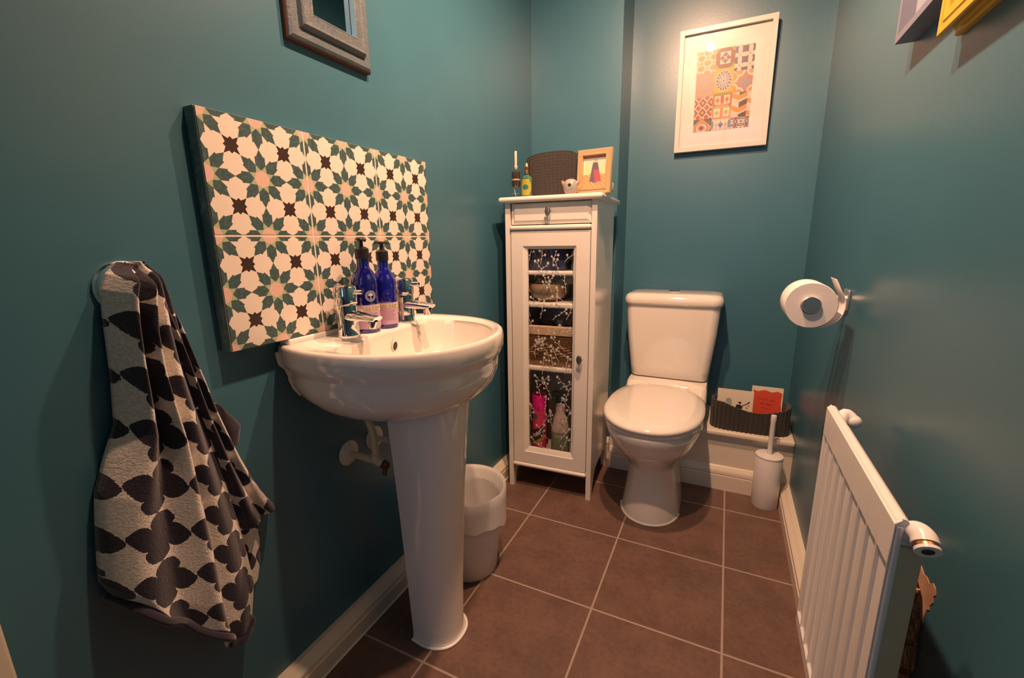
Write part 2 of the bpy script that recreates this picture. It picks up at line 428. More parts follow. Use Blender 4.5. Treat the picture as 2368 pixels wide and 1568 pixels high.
make_tap((.076, .822, RZ-.001), 'right chrome pillar tap on basin with ball chain at its foot')

# ball chain with plug stopper hook
def bead_chain(pts, step, r, g):
    P = spline(pts, 12); acc = 0; last = P[0]; g.sphere(last, r, 8)
    for a, b in zip(P, P[1:]):
        acc += (b-a).length
        if acc >= step: g.sphere(b, r, 8); acc = 0
ch = root('plug_chain', (.07, .785, RZ), 'chrome ball chain lying between the taps and hanging into the basin', 'chain')
g = G(); bead_chain([(.0, 0, .022), (.008, -.004, .008), (.02, .0, .0035), (.032, .014, .0035), (.038, .028, .0035), (.0425, .034, .001), (.0445, .036, -.012), (.046, .037, -.024)], .0042, .0019, g); g.go('beads', MCHROME, ch)
g = G()
for a in (0, 1.2, 2.3): g.tube([(.047+.0035*cos(q)*cos(a), .037+.0045*cos(q)*sin(a), -.033+.008*sin(q)) for q in [2*pi*i/14 for i in range(15)]], .0007, 6, sub=1)
g.go('link_ring', MCHROME, ch)
g = G(); g.lathe([(.001, 0), (.012, 0), (.013, .004), (.012, .02), (.008, .028), (.001, .03)], n=24); g.go('chain_stay', MCHROME, ch)

# soap bottles
MBLUE = mat('cobalt_glass', (.006, .005, .15), .05, spec=.7, coat=.8)
MBLUE2 = mat('cobalt_glass_lit', (.007, .008, .24), .05, spec=.7, coat=.8)  # same cobalt glass, its lit look put into a brighter blue
MLAB = mat('lilac_label', (.56, .36, .50), .5); MLAB2 = mat('cream_label', (.72, .62, .42), .5)
MINK = mat('label_ink', (.10, .05, .09), .6); MEMB = mat('pale_print', (.55, .55, .68), .5); MEMB2 = mat('faint_print', (.03, .03, .35), .35)
def cyl_wrap(r, ang0, z0): return lambda x, y: (r*cos(ang0+x/r), r*sin(ang0+x/r), z0+y)
def make_bottle(loc, rz, r, s, label, title, glass, emb, T):
    t = root('soap_bottle', loc, label, 'bottle', rz, 'cobalt blue pump bottles on the basin')
    prof = [(.001, .0), (r*.93, .0), (r, .004), (r, .108*s), (r*.97, .117*s), (r*.86, .127*s), (r*.66, .137*s), (r*.5, .143*s), (r*.46, .150*s), (r*.46, .166*s)]
    g = G(); g.lathe(prof, n=48); b = g.go('bottle_glass', glass, t, smooth=50)
    g = G(); g.lathe([(r+.0004, .010), (r+.0004, .0635*s)], n=60); lb = g.go('label', MLAB, t)
    g = G(); g.lathe([(r+.0007, .050*s), (r+.0007, .060*s)], n=60); g.go('title_band', MLAB2, lb)
    text('lettering', 'Geranium & Orange', .0062, MINK, lb, cyl_wrap(r+.0011, 0, .0575*s))
    text('lettering', title, .0060, MINK, lb, cyl_wrap(r+.0011, 0, .0525*s))
    g = G()
    for k in range(7):      # small print, too small to read
        w = .017-(k % 3)*.003; zz = .045*s-k*.0036
        P = [((r+.001)*cos(q), (r+.001)*sin(q)) for q in [(-w+2*w*i/12)/r for i in range(13)]]
        g.rings([[(a, b, zz) for a, b in P], [(a, b, zz+.0007) for a, b in P]], closed=False)
    g.go('small_print', mat('print_ink', (.33, .18, .32), .6), lb)
    # round tree emblem
    g = G(); W_ = cyl_wrap(r+.0006, 0, .083*s)
    def disc(cx, cy, r0, r1, n=36, a0=0, a1=2*pi):
        vs = []; fs = []
        for i in range(n+1):
            q = a0+(a1-a0)*i/n; vs += [W_(cx+r0*cos(q), cy+r0*sin(q)), W_(cx+r1*cos(q), cy+r1*sin(q))]
        for i in range(n): fs.append((2*i, 2*i+1, 2*i+3, 2*i+2))
        g.add(vs, fs)
    disc(0, 0, .0112, .0120); disc(0, 0, .0070, .0074)
    for k in range(22): disc(0, 0, .0082, .0102, 2, k*2*pi/22, k*2*pi/22+.16)
    disc(-.0025, .0025, .0, .0028, 14); disc(.0025, .0025, 0, .0028, 14); disc(0, .004, 0, .0028, 14)
    g.add([W_(-.0007, -.006), W_(.0007, -.006), W_(.0006, .003), W_(-.0006, .003)], [(0, 1, 2, 3)]); disc(0, -.006, 0, .0022, 12, 0, pi)
    g.go('emblem', emb, b)
    g = G(); rc = r*.53
    g.lathe([(.001, .163*s), (rc, .163*s), (rc, .184*s), (rc*.85, .186*s), (rc*.55, .189*s), (.0045, .190*s)], n=28)
    g.lathe([(.0042, .189*s), (.0042, .200*s), (.008, .202*s), (.008, .2055*s), (.001, .2065*s)], n=20, cap1=True)
    if T:
        g.tube([(.010, -.016, .2045*s), (0, 0, .2055*s), (-.010, .018, .203*s)], .0026, 8)
    else:
        g.tube([(.0, 0, .204*s), (.012, 0, .2045*s), (.022, 0, .2015*s)], .003, 8)
        g.lathe([(.0115, .2035*s), (.0122, .205*s), (.011, .2068*s), (.001, .2075*s)], n=24, cap0=True)
    g.go('pump', MBLACK, t, smooth=35); return t
make_bottle((.078, .687, RZ-.0005), -.42, .0285, 1.0, 'cobalt blue pump bottle beside left tap, white round emblem on shoulder', 'HAND WASH', MBLUE, MEMB, False)
make_bottle((.082, .746, RZ-.0005), -.62, .0265, .96, 'cobalt blue pump bottle between the other bottle and the right tap', 'HAND LOTION', MBLUE2, MEMB2, True)

# supply pipework on the wall
MPIPE = mat('cream_painted_pipe', (.68, .60, .42), .4)
pw = root('supply_pipe', (0, .70, .5), 'cream painted water pipes and wall plates beneath basin, left of pedestal', 'pipe')
g = G(); g.lathe([(.001, .010), (.010, .011), (.024, .007), (.031, .0)], (0.001, -.035, -.020), n=28, axis='x'); g.go('wall_plate', mat('plate_white', (.72, .70, .66), .4), pw)
g = G(); g.lathe([(.001, .010), (.010, .011), (.024, .007), (.031, .0)], (0.001, .055, -.018), n=28, axis='x'); g.go('wall_plate', bpy.data.materials['plate_white'], pw)
g = G(); g.tube([(.0, -.035, -.020), (.105, -.035, -.024)], .0085, 14, sub=1); g.tube([(.095, -.035, -.024), (.112, -.035, -.0245)], .0105, 14, sub=1)
g.tube([(.088, -.035, -.024), (.088, -.035, -.006)], .0108, 14, sub=1)
g.tube([(.088, -.035, -.022), (.088, -.035, .03), (.080, -.035, .065), (.060, -.035, .098), (.048, -.035, .112)], .0085, 14)
g.go('pipe_run', MPIPE, pw)
g = G(); g.tube([(.0, .055, -.018), (.145, .055, -.020)], .008, 12, sub=1); g.go('pipe_branch', MPIPE, pw)
g = G(); g.tube([(.110, -.035, -.0245), (.120, -.036, -.026)], .0085, 10, sub=1); g.sphere((.120, -.038, -.026), .0100, 12); g.tube([(.120, -.038, -.028), (.119, -.044, -.048)], .0055, 8, sub=1); g.box((.112, -.050, -.030), (.126, -.042, -.022), bev=.002)
g.go('service_valve', mat('tarnished_brass', (.16, .08, .03), .5, metal=.6), pw)

# ------------------------------------------------------------ waste bin
bn = root('waste_bin', (.152, .957, 0), 'round white plastic waste bin with liner, on floor behind pedestal', 'bin')
g = G(); g.lathe([(.001, .001), (.082, .001), (.085, .004), (.095, .11), (.106, .235), (.111, .258), (.1145, .262), (.1165, .268), (.1145, .272), (.110, .268), (.105, .235), (.09, .06), (.083, .012), (.001, .01)], n=64); g.go('bin_body', MPLASTIC, bn, smooth=50)
random.seed(5)
rs = []
for k, (r, z) in enumerate([(.084, .02), (.098, .14), (.107, .262), (.1175, .276), (.1195, .268), (.1185, .24), (.1175, .21), (.117, .19)]):
    rs.append([((r+(random.uniform(-.0007, .0007) if k > 3 else random.uniform(-.001, 0)))*cos(q), (r+.001*sin(5*q) if k > 4 else r)*sin(q), z-(max(0, sin(q+.9))*.030+.006*sin(5*q)+.003*sin(13*q) if k == 7 else 0)) for q in [2*pi*i/72 for i in range(72)]])
g = G(); g.rings(rs); g.go('bin_liner', mat('liner_plastic', (.80, .78, .77), .25), bn, smooth=70)

# ------------------------------------------------------------ toilet   (local: x across, y = distance out from the wall, mirrored below)
tl = root('toilet', (.614, D, 0), 'white close-coupled toilet with lid down between cabinet and floor ledge', 'toilet')
def egg(hw, yf, yb, ym, z, n=72, exf=2.1, exb=3.2, xo=0):
    P = []
    for i in range(n):
        t = 2*pi*i/n; c, s = cos(t), sin(t); ex = exf if s > 0 else exb
        x = hw*(1 if c > 0 else -1)*abs(c)**(2/ex); y = ym+((yf-ym) if s > 0 else (ym-yb))*(1 if s > 0 else -1)*abs(s)**(2/ex)
        P.append((x+xo, -y, z))
    return P
tabp = [(0, .104, .640, .26, .50), (.006, .104, .640, .26, .50), (.03, .100, .634, .26, .49), (.08, .093, .622, .25, .47), (.13, .087, .612, .25, .46), (.175, .086, .610, .25, .46), (.20, .094, .618, .24, .46),
        (.225, .112, .642, .23, .46), (.255, .134, .674, .20, .46), (.285, .150, .700, .16, .47), (.308, .158, .713, .12, .47), (.322, .163, .722, .08, .47), (.334, .167, .7285, .06, .47), (.352, .169, .732, .04, .47), (.362, .167, .730, .04, .47), (.366, .160, .722, .04, .47)]
g = G(); g.rings([egg(hw, yf, yb, ym, z, xo=-.008*min(1, z/.3)) for z, hw, yf, yb, ym in tabp], 0, True, True); g.go('pan', MCER, tl, smooth=60)
g = G(); g.tube([p for p in egg(.105, .641, .26, .50, .003)[2:35]], .004, 8, sub=1); g.go('floor_sealant', MSILI, tl)
# raised back platform
def rrect(hw, y0, y1, z, r, n=10, bulge=0):
    P = []
    for cx, cy, a0 in ((hw-r, y1-r, 0), (-hw+r, y1-r, pi/2), (-hw+r, y0+r, pi), (hw-r, y0+r, 3*pi/2)):
        for i in range(n):
            t = a0+pi/2*i/(n-1); x = cx+r*cos(t); y = cy+r*sin(t)
            if y > (y0+y1)/2: y += bulge*(1-(x/hw)**2)
            P.append((x, -y, z))
    return P
g = G(); g.rings([rrect(.160, .03, .285, .345, .03), rrect(.158, .03, .275, .37, .03), rrect(.157, .03, .255, .392, .03), rrect(.154, .032, .245, .400, .03)], 0, True, True); g.go('pan_platform', MCER, tl, smooth=45)
# cistern
g = G(); g.rings([rrect(.150, .018, .170, .403, .025, bulge=.010), rrect(.156, .015, .178, .410, .03, bulge=.012), rrect(.160, .012, .182, .45, .03, bulge=.014), rrect(.176, .012, .190, .60, .03, bulge=.016), rrect(.181, .012, .194, .68, .03, bulge=.016), rrect(.182, .012, .194, .716, .03, bulge=.016)], 0, True, True); ci = g.go('cistern', MCER, tl, smooth=45)
g = G(); g.rings([rrect(.180, .01, .194, .716, .03, bulge=.016), rrect(.188, .008, .202, .718, .035, bulge=.018), rrect(.191, .006, .206, .726, .037, bulge=.018), rrect(.1905, .006, .206, .742, .037, bulge=.018), rrect(.186, .008, .201, .754, .037, bulge=.018), rrect(.176, .014, .190, .761, .035, bulge=.016), rrect(.150, .03, .16, .764, .03, bulge=.014)], 0, True, True); cl = g.go('cistern_lid', MCER, tl, smooth=60)
g = G(); g.lathe([(.022, .760), (.0235, .767), (.021, .7705), (.019, .769), (.018, .7705), (.001, .772)], (0, -.105, 0), n=32); g.go('flush_button', MCHROME, cl, smooth=30)
# seat and lid
def lidring(hw, yf, yb, z): return egg(hw, yf, yb, .50, z, exf=2.15, exb=2.8, xo=-.008)
g = G(); g.rings([lidring(.162, .722, .285, .364), lidring(.168, .732, .28, .366), lidring(.169, .734, .278, .374), lidring(.165, .730, .28, .377)], 0, True, True); g.go('seat', MCER, tl, smooth=50)
g = G(); rs = [lidring(.160, .724, .262, .3772), lidring(.168, .735, .255, .3785), lidring(.1715, .740, .252, .385), lidring(.170, .738, .252, .392), lidring(.162, .729, .255, .398), lidring(.13, .69, .28, .4025), lidring(.08, .61, .34, .405), lidring(.02, .52, .48, .406)]
g.rings(rs, 0, True, True); ld = g.go('lid', MCER, tl, smooth=70)
for sx in (-1, 1):
    g = G(); g.lathe([(.001, 0), (.012, 0), (.012, .028), (.001, .03)], (sx*.075-.015, -.262, .395), n=16, axis='x'); g.go('hinge', MCER, tl)

# ------------------------------------------------------------ toilet brush
tb = root('toilet_brush', (1.0, 1.688, 0), 'white toilet brush in a cylindrical holder on floor by right wall', 'brush')
g = G(); g.lathe([(.001, 0), (.043, 0), (.0445, .003), (.0445, .195), (.043, .198)], n=48, cap0=False); g.go('brush_holder', MPLASTIC, tb, smooth=40)
g = G(); g.lathe([(.0435, .196), (.0455, .199), (.045, .203), (.04, .2045), (.001, .2065)], n=48); g.go('holder_lid', MPLASTIC, tb, smooth=40)
g = G(); g.lathe([(.0085, .205), (.0085, .33), (.0095, .335), (.0095, .352), (.0085, .356), (.001, .357)], n=20); g.go('handle', MPLASTIC, tb, smooth=40)

# ------------------------------------------------------------ toilet roll and holder
hd = root('toilet_roll_holder', (W, 1.285, .828), 'steel toilet roll holder fixed to right wall', 'holder')
g = G(); g.box((-.006, -.025, -.025), (0, .025, .025), bev=.002); g.go('wall_plate', MSTEEL, hd)
g = G(); g.lathe([(.011, 0), (.011, -.085), (.0105, -.087)], (0, 0, 0), n=20, axis='x', cap0=True, cap1=True)
g.tube([(-.087, .008, 0), (-.0945, -.005, 0), (-.0945, -.122, 0)], .009, 16, sub=3); g.go('arm', MSTEEL, hd)
g = G(); g.lathe([(.001, -.139), (.0185, -.139), (.0195, -.1375), (.0195, -.122), (.001, -.121)], (-.0945, 0, 0), n=40, axis='y'); g.go('end_cap', mat('turned_steel', (.74, .72, .70), .42, metal=1), hd, smooth=30)
M = bpy.data.materials['turned_steel']; bs(M).inputs['Anisotropic'].default_value = .8
MPAP = mat('tissue_paper', (.86, .83, .82), .9); (x_, y_, z_), vv = coords(MPAP); bump(MPAP, noise(MPAP, vv, 400, 3), .3, .001)
tr = root('toilet_roll', (W-.0945, 1.155, .826), 'part-used white toilet roll on the wall holder with loose end curling up', 'toilet roll')
g = G(); g.lathe([(.0205, .0), (.0515, .0), (.053, .002), (.053, .098), (.0515, .1), (.0205, .1), (.0205, 0)], n=72, axis='y'); g.go('paper_roll', MPAP, tr, smooth=40)
fl = [(.006, -.0535), (.026, -.0515), (.046, -.043), (.062, -.026), (.068, -.004), (.066, .018), (.057, .036), (.050, .052), (.046, .060)]
P = spline([(a, 0, b) for a, b in fl], 6)
g = G(); g.rings([[(p.x, .002+.01*i/30, p.z) for i, p in enumerate(P)], [(p.x, .05, p.z) for i, p in enumerate(P)], [(p.x, .1-.008*i/30, p.z) for i, p in enumerate(P)]], closed=False)
o = g.go('loose_sheet', MPAP, tr, smooth=80); md = o.modifiers.new('s', 'SOLIDIFY'); md.thickness = .0008

# ------------------------------------------------------------ radiator
MRAD = mat('radiator_enamel', (.80, .79, .78), .25)
rd = root('radiator', (1.0, .526, .17), 'white ridged panel radiator mounted low on right wall', 'radiator')
RH, RL = .497, .395
g = G()
prof = []; nfl = 9; pitch = RL/nfl      # plan profile of the fluted panel
rows = [0, .012, .02, .035, .046, RH-.075, RH-.058, RH-.045, RH-.012, RH-.004]
yy = []
for k in range(nfl):
    b = k*pitch; yy += [(b, 0), (b+pitch*.035, .1), (b+pitch*.09, 1), (b+pitch*.91, 1), (b+pitch*.965, .1)]
yy.append((RL, 0))
def dep(z): return 0 if z < .03 or z > RH-.05 else (.0 if z < .02 else 1)
rs = []
for z in [0, .004, .028, .033, RH-.062, RH-.058, RH-.006, RH]:
    fl_ = 1 if .03 < z < RH-.06 else 0
    off = {0: .006, .004: 0, RH-.006: 0, RH: .006}.get(z, 0)
    rs.append([(off+.0042*d*fl_, y, z) for y, d in yy])
g.rings(rs, closed=False)
g.go('front_panel', MRAD, rd, smooth=28)
o = bpy.data.objects['front_panel']; o.modifiers.new('s', 'SOLIDIFY').thickness = .0015; o.modifiers['s'].offset = 1
g = G(); g.tube([(.007, 0.004, RH-.007), (.007, RL-.004, RH-.007)], .0075, 14, sub=1); g.tube([(.007, .004, .006), (.007, RL-.004, .006)], .006, 12, sub=1); g.tube([(.004, .003, .01), (.004, .003, RH-.008)], .0045, 10, sub=1); g.tube([(.004, RL-.003, .01), (.004, RL-.003, RH-.008)], .0045, 10, sub=1)
g.go('rolled_edge', MRAD, rd)
MFIN = mat('convector_fin', (.50, .46, .30), .35)
g = G(); g.box((.009, .004, .02), (.030, RL-.004, RH-.035)); g.box((.030, .012, .02), (.0315, RL-.012, RH-.03)); g.go('convector', MFIN, rd, smooth=False)
g = G(); g.tube([(.014, .010, RH-.030), (.014, RL-.01, RH-.030)], .0095, 12, sub=1); g.go('header_pipe', MRAD, rd)
def valve(name, pts, rr, endd):
    v = G(); v.tube(pts, rr, 20); return v.go(name, MRAD, rd)
g = G(); vv_ = [(.016, .016, RH-.022), (.021, .006, RH-.013), (.024, -.003, RH-.013), (.0245, -.010, RH-.017)]
g.tube(vv_, lambda t: .0115+.0015*t, 24); va = g.go('bleed_elbow', MRAD, rd)
P0 = Vector(vv_[-1]); dr = (Vector(vv_[-1])-Vector(vv_[-2])).normalized()
g = G(); g.tube([P0-dr*.001, P0+dr*.006], .0115, 24, sub=1); g.go('nut', MCOPPER, va)
g = G(); g.tube([P0+dr*.005, P0+dr*.0085], .0120, 24, sub=1); g.go('collar', MRAD, va)
g = G(); g.tube([P0+dr*.0083, P0+dr*.0090], .0058, 20, sub=1); g.go('socket', MBLACK, va)
g = G(); g.tube([(.016, RL-.02, RH-.028), (.028, RL-.004, RH-.014), (.040, RL-.010, RH-.022)], lambda t: .0115-.001*t, 20); vb = g.go('valve_elbow', MRAD, rd)
g = G(); g.sphere((.041, RL-.011, RH-.024), .0125, 16); g.go('valve_cap', MRAD, vb)
g = G()
for yb_ in (.17,):
    g.box((.031, yb_-.012, RH-.12), (W-1.0-.0005, yb_+.012, RH-.11));
g.go('bracket', MRAD, rd, smooth=False)

# unpainted patch of wall beside the radiator
def wallpatch(name, pts, t, M, parent):
    g = G(); g.prism(pts, lambda a, b, h: (W-h, a, b), .0, t); return g.go(name, M, parent, smooth=False)
MPL = mat('bare_plaster', (.62, .36, .24), .8); (x_, y_, z_), vv = coords(MPL); n_ = noise(MPL, vv, 25, 5); setcol(MPL, mixc(MPL, n_.smooth(.3, .7), (.42, .23, .15), (.62, .38, .26)))
wallpatch('plaster_patch', [(.70, .545), (.682, .534), (.661, .532), (.650, .528), (.640, .531), (.631, .528), (.622, .536), (.614, .534), (.6105, .527), (.615, .521), (.612, .514), (.618, .505), (.6165, .499), (.624, .493), (.626, .470), (.66, .46), (.72, .46)], .0007, MPL, wr)
MBR = mat('old_brown_varnish', (.055, .022, .012), .18, spec=.6, coat=.4); (x_, y_, z_), vv = coords(MBR); n_ = noise(MBR, vv, 18, 5, .7); setcol(MBR, mixc(MBR, n_.smooth(.45, .75), (.045, .018, .010), (.13, .055, .025))); bump(MBR, n_, .6, .004)
wallpatch('varnished_patch', [(.90, .50), (.685, .507), (.672, .509), (.660, .508), (.650, .504), (.640, .499), (.634, .488), (.630, .474), (.6265, .462), (.629, .450), (.622, .430), (.618, .40), (.628, .378), (.622, .34), (.63, .15), (.90, .15)], .0014, MBR, wr)
g = G()
for y_, z_ in ((.655, .497), (.668, .40), (.672, .345)):
    g.tube([(W-.001, y_, z_), (W-.016, y_+.002, z_-.001)], .0045, 10, sub=1); g.sphere((W-.017, y_+.002, z_-.001), .006, 10); g.tube([(W-.013, y_, z_), (W-.013, y_+.02, z_-.006)], .003, 8, sub=1)
g.go('fixing_screw', MCOPPER, wr)

# ------------------------------------------------------------ tall cabinet (local: x along the front, y into the room's back, z up)
CA = radians(3.0); CO = Vector((.065, 1.425, 0))
def CW(x, y, z): return (CO.x+x*cos(CA)-y*sin(CA), CO.y+x*sin(CA)+y*cos(CA), z)
MCAB = mat('cabinet_lacquer', (.80, .77, .71), .16, spec=.5, coat=.3)
MGLASS = panemat('clear_pane')
MKNOB = mat('pewter_knob', (.40, .36, .34), .32, metal=1)
cb = root('bathroom_cabinet', CO, 'tall narrow white cabinet with drawer and flower-patterned glass door', 'cabinet', CA)
CD, CWd, CT = .315, .335, 1.115
def side(x0, x1):
    a = [(0, 0), (.020, 0), (.030, .03), (.055, .075), (.085, .095), (.12, .103), (CD-.09, .103), (CD-.06, .092), (CD-.04, .07), (CD-.025, .03), (CD-.018, 0), (CD, 0), (CD, CT), (0, CT)]
    g = G(); g.prism(a, lambda p, q, h: (h, p, q), x0, x1); return g
side(0, .0185).go('side_panel', MCAB, cb, ang=20); side(CWd-.0185, CWd).go('side_panel', MCAB, cb, ang=20)
g = G(); g.box((-.019, -.022, CT), (CWd+.020, CD+.022, CT+.0195), bev=.0085); g.go('top', MCAB, cb)
g = G(); g.box((.0185, CD-.006, .10), (CWd-.0185, CD, CT)); g.go('back_panel', MCAB, cb, smooth=False)
g = G(); g.box((.0185, .005, .100), (CWd-.0185, CD-.006, .112)); g.go('bottom_board', MCAB, cb, smooth=False)
for z0, z1 in ((1.0185, 1.036), (.094, .110)):
    g = G(); g.box((.0186, -.008, z0), (CWd-.0186, .02, z1), bev=.0075); g.go('front_rail', MCAB, cb)
def panel(x0, x1, z0, z1, b0, b1, b2, b3, yo, yi, extra=None):
    """frame with chamfered inner edge: b = left,right,bottom,top margins of the flat frame"""
    g = G(); o_ = [(x0, z0), (x1, z0), (x1, z1), (x0, z1)]; i1 = [(x0+b0, z0+b2), (x1-b1, z0+b2), (x1-b1, z1-b3), (x0+b0, z1-b3)]
    return g, o_, i1
# drawer with raised chamfered field
g = G(); x0, x1, z0, z1 = .0235, CWd-.0215, 1.0395, 1.1125
R_ = lambda m, n_, p, q, y: [(x0+m, y, z0+p), (x1-n_, y, z0+p), (x1-n_, y, z1-q), (x0+m, y, z1-q)]
g.rings([R_(0, 0, 0, 0, .02), R_(0, 0, 0, 0, .0075), R_(.006, .0, .002, .001, .0075), R_(.013, .012, .0135, .004, .0015)], 0, True, True)
dw = g.go('drawer', MCAB, cb, smooth=15)
def knob(par, x, y, z):
    g = G(); g.lathe([(.004, 0), (.004, -.012), (.0085, -.0135), (.0145, -.0165), (.0150, -.0185), (.0138, -.0205), (.011, -.0214), (.006, -.0219), (.001, -.0221)], (x, y, z), n=32, axis='y', sx=.68, sy=1.18)
    g.box((x-.0112, y-.0185, z-.002), (x-.0085, y-.011, z+.002)); g.box((x+.0085, y-.0185, z-.002), (x+.0112, y-.011, z+.002))
    return g.go('knob', MKNOB, par, smooth=35)
knob(dw, .1665, .0015, 1.081)
# door
g = G(); x0, x1, z0, z1 = .0225, CWd-.0210, .1125, 1.0165; F0 = -.001
gx0, gx1, gz0, gz1 = .083, .2545, .178, .953
g.rings([R_(0, 0, 0, 0, .018), R_(0, 0, 0, 0, F0), [(gx0-.016, F0, gz0-.018), (gx1+.011, F0, gz0-.018), (gx1+.011, F0, gz1+.011), (gx0-.016, F0, gz1+.011)],
         [(gx0-.014, F0+.003, gz0-.016), (gx1+.009, F0+.003, gz0-.016), (gx1+.009, F0+.003, gz1+.009), (gx0-.014, F0+.003, gz1+.009)],
         [(gx0, F0+.009, gz0), (gx1, F0+.009, gz0), (gx1, F0+.009, gz1), (gx0, F0+.009, gz1)], [(gx0, .018, gz0), (gx1, .018, gz0), (gx1, .018, gz1), (gx0, .018, gz1)], R_(0, 0, 0, 0, .018)], 0)
dr_ = g.go('door', MCAB, cb, smooth=12)
knob(dr_, .2865, F0, .562)
g = G(); g.box((gx0, .0105, gz0), (gx1, .013, gz1)); pn = g.go('glass_pane', MGLASS, dr_, smooth=False)
# frosted flower vines printed on the pane
random.seed(11); g = G(); gw, gh = gx1-gx0, gz1-gz0
def pt(u, v): return (gx0+u, .0101, gz0+v)
def blob(u, v, r, n=9, wob=.35):
    a = random.uniform(0, 6)
    P = [(u+r*(1+wob*sin(5*(q+a)))*cos(q)*.85, v+r*(1+wob*sin(5*(q+a)))*sin(q)) for q in [2*pi*i/20 for i in range(20)]]
    P = [(min(max(a_, .001), gw-.001), min(max(b_, .001), gh-.001)) for a_, b_ in P]
    g.add([pt(*p) for p in P], [tuple(range(20))])
def leaf(u, v, a, l):
    P = [(0, 0), (l*.35, l*.24), (l*.7, l*.2), (l, 0), (l*.7, -l*.2), (l*.35, -l*.24)]
    P = [(u+p*cos(a)-q*sin(a), v+p*sin(a)+q*cos(a)) for p, q in P]
    if all(0 < a_ < gw and 0 < b_ < gh for a_, b_ in P): g.add([pt(*p) for p in P], [tuple(range(6))])
def stem(P):
    P = [(min(max(a_, .0008), gw-.0008), b_) for a_, b_ in P if 0 < b_ < gh]
    for (a, b), (c, d) in zip(P, P[1:]):
        L = math.hypot(c-a, d-b) or 1; nx, ny = -(d-b)/L*.0007, (c-a)/L*.0007
        g.add([pt(a+nx, b+ny), pt(a-nx, b-ny), pt(c-nx, d-ny), pt(c+nx, d+ny)], [(0, 1, 2, 3)])
cells = int(gh/.052)
for r_ in range(cells+1):
    for c_ in range(4):
        u = (c_+.1+.5*(r_ % 2))*gw/3.7+random.uniform(-.008, .008); v = r_*.052+random.uniform(-.01, .01); a = random.uniform(.5, 2.6)
        P = []; h_ = a; bend = random.choice((-1, 1))*random.uniform(4, 14); x_, y_ = u, v
        for k in range(16):
            P.append((x_, y_)); x_ += cos(h_)*.0042; y_ += sin(h_)*.0042; h_ += bend*.0042*(1 if k < 8 else -1.2)
            if k in (3, 6, 9, 12) and .004 < x_ < gw-.004: 
                sd = 1 if k % 2 else -1
                if random.random() < .5: leaf(x_, y_, h_+sd*1.0, .007)
                else:
                    bx, by = x_+cos(h_+sd*1.1)*.012, y_+sin(h_+sd*1.1)*.012
                    if .004 < bx < gw-.004 and .004 < by < gh-.004: stem([(x_, y_), (x_+(bx-x_)*.5+.001, y_+(by-y_)*.6), (bx, by)]); blob(bx, by, random.uniform(.0036, .0050))
        stem(P)
        if .004 < x_ < gw-.004 and .004 < y_ < gh-.004: blob(x_, y_, .0052)
g.go('flower_vine_print', mat('frosted_print', (.62, .60, .56), .8), pn, smooth=False)
# shelves
for z0, z1 in ((.858, .875), (.738, .757), (.492, .512)):
    g = G(); g.box((.0186, .022, z0), (CWd-.0186, CD-.007, z1), bev=.006); g.go('shelf', MCAB, cb)

# --- things inside the cabinet
def cabroot(name, x, y, z, label, cat, rz=0, group=None): return root(name, CW(x, y, z), label, cat, CA+rz, group)
MNAVY = mat('navy_denim', (.028, .038, .10), .9, sheen=.3); (x_, y_, z_), vv = coords(MNAVY); n_ = noise(MNAVY, vv, 250, 2); setcol(MNAVY, mixc(MNAVY, n_, (.02, .03, .09), (.05, .06, .14)))
t = cabroot('storage_box', .125, .14, .8755, 'navy fabric storage box on the cabinet top shelf behind glass', 'box')
g = G(); g.box((-.095, -.10, 0), (.085, .13, .095), bev=.006); g.go('box_body', MNAVY, t)
t = cabroot('glass_jar', .255, .09, .8755, 'pale green glass jar at right of the navy box on top shelf', 'jar')
MJAR = mat('pale_green_glass', (.22, .36, .32), .08, coat=.4)
g = G(); g.lathe([(.001, .0), (.030, .0), (.032, .004), (.032, .016), (.0295, .022), (.0295, .07), (.026, .076), (.001, .078)], n=32); g.go('jar_body', MJAR, t)
MSTONE = mat('taupe_ceramic', (.30, .22, .14), .35)
t = cabroot('round_pot', .135, .100, .7575, 'rounded taupe pot on the second shelf of the cabinet', 'pot')
g = G(); g.lathe([(.001, 0), (.038, 0), (.060, .012), (.075, .033), (.078, .052), (.074, .066), (.070, .067), (.066, .052), (.001, .045)], n=48); g.go('pot_body', MSTONE, t, smooth=50)
t = cabroot('folded_cloth', .22, .246, .7575, 'folded grey cloth on a dark box behind the rounded pot', 'cloth')
g = G(); g.box((-.075, -.062, .055), (.072, .055, .066), bev=.005); g.box((-.075, -.06, .066), (.072, .055, .078), bev=.0055); g.go('cloth_layers', mat('grey_cloth', (.40, .35, .30), .95), t)
g = G(); g.box((-.07, -.055, .0), (.07, .055, .055), bev=.003); g.go('dark_box', mat('dark_green_card', (.04, .05, .03), .7), t)
# wicker basket
MWICK = mat('wicker', (.5, .3, .14), .6)
(x_, y_, z_), vv = coords(MWICK)
row = (z_/.0055).fl(); wav = ((x_+y_)*560+row*pi).sin(); rr_ = ((z_/.0055).mod(1.0)-.5).abs()*2.0
dg = ((z_-.062)/.075); band = (z_ > .040)*(z_ < .078); row2 = (z_/.010).fl(); rr2 = (((z_-x_*.18)/.010).mod(1.0)-.5).abs()*2.0; wav2 = ((x_+y_)*150+((z_-x_*.18)/.010).fl()*2.1).sin()
hgt = (1.0-rr_*rr_)*(wav*.5+.5)*(1.0-band)+(1.0-rr2*rr2)*(wav2*.5+.6)*band
n_ = noise(MWICK, vv, 60, 3)
c_ = mixc(MWICK, hgt, (.16, .07, .025), mixc(MWICK, band, (.52, .31, .15), (.74, .52, .30))); setcol(MWICK, mixc(MWICK, n_*.3, c_, (.25, .12, .05))); bump(MWICK, hgt, 1.0, .003)
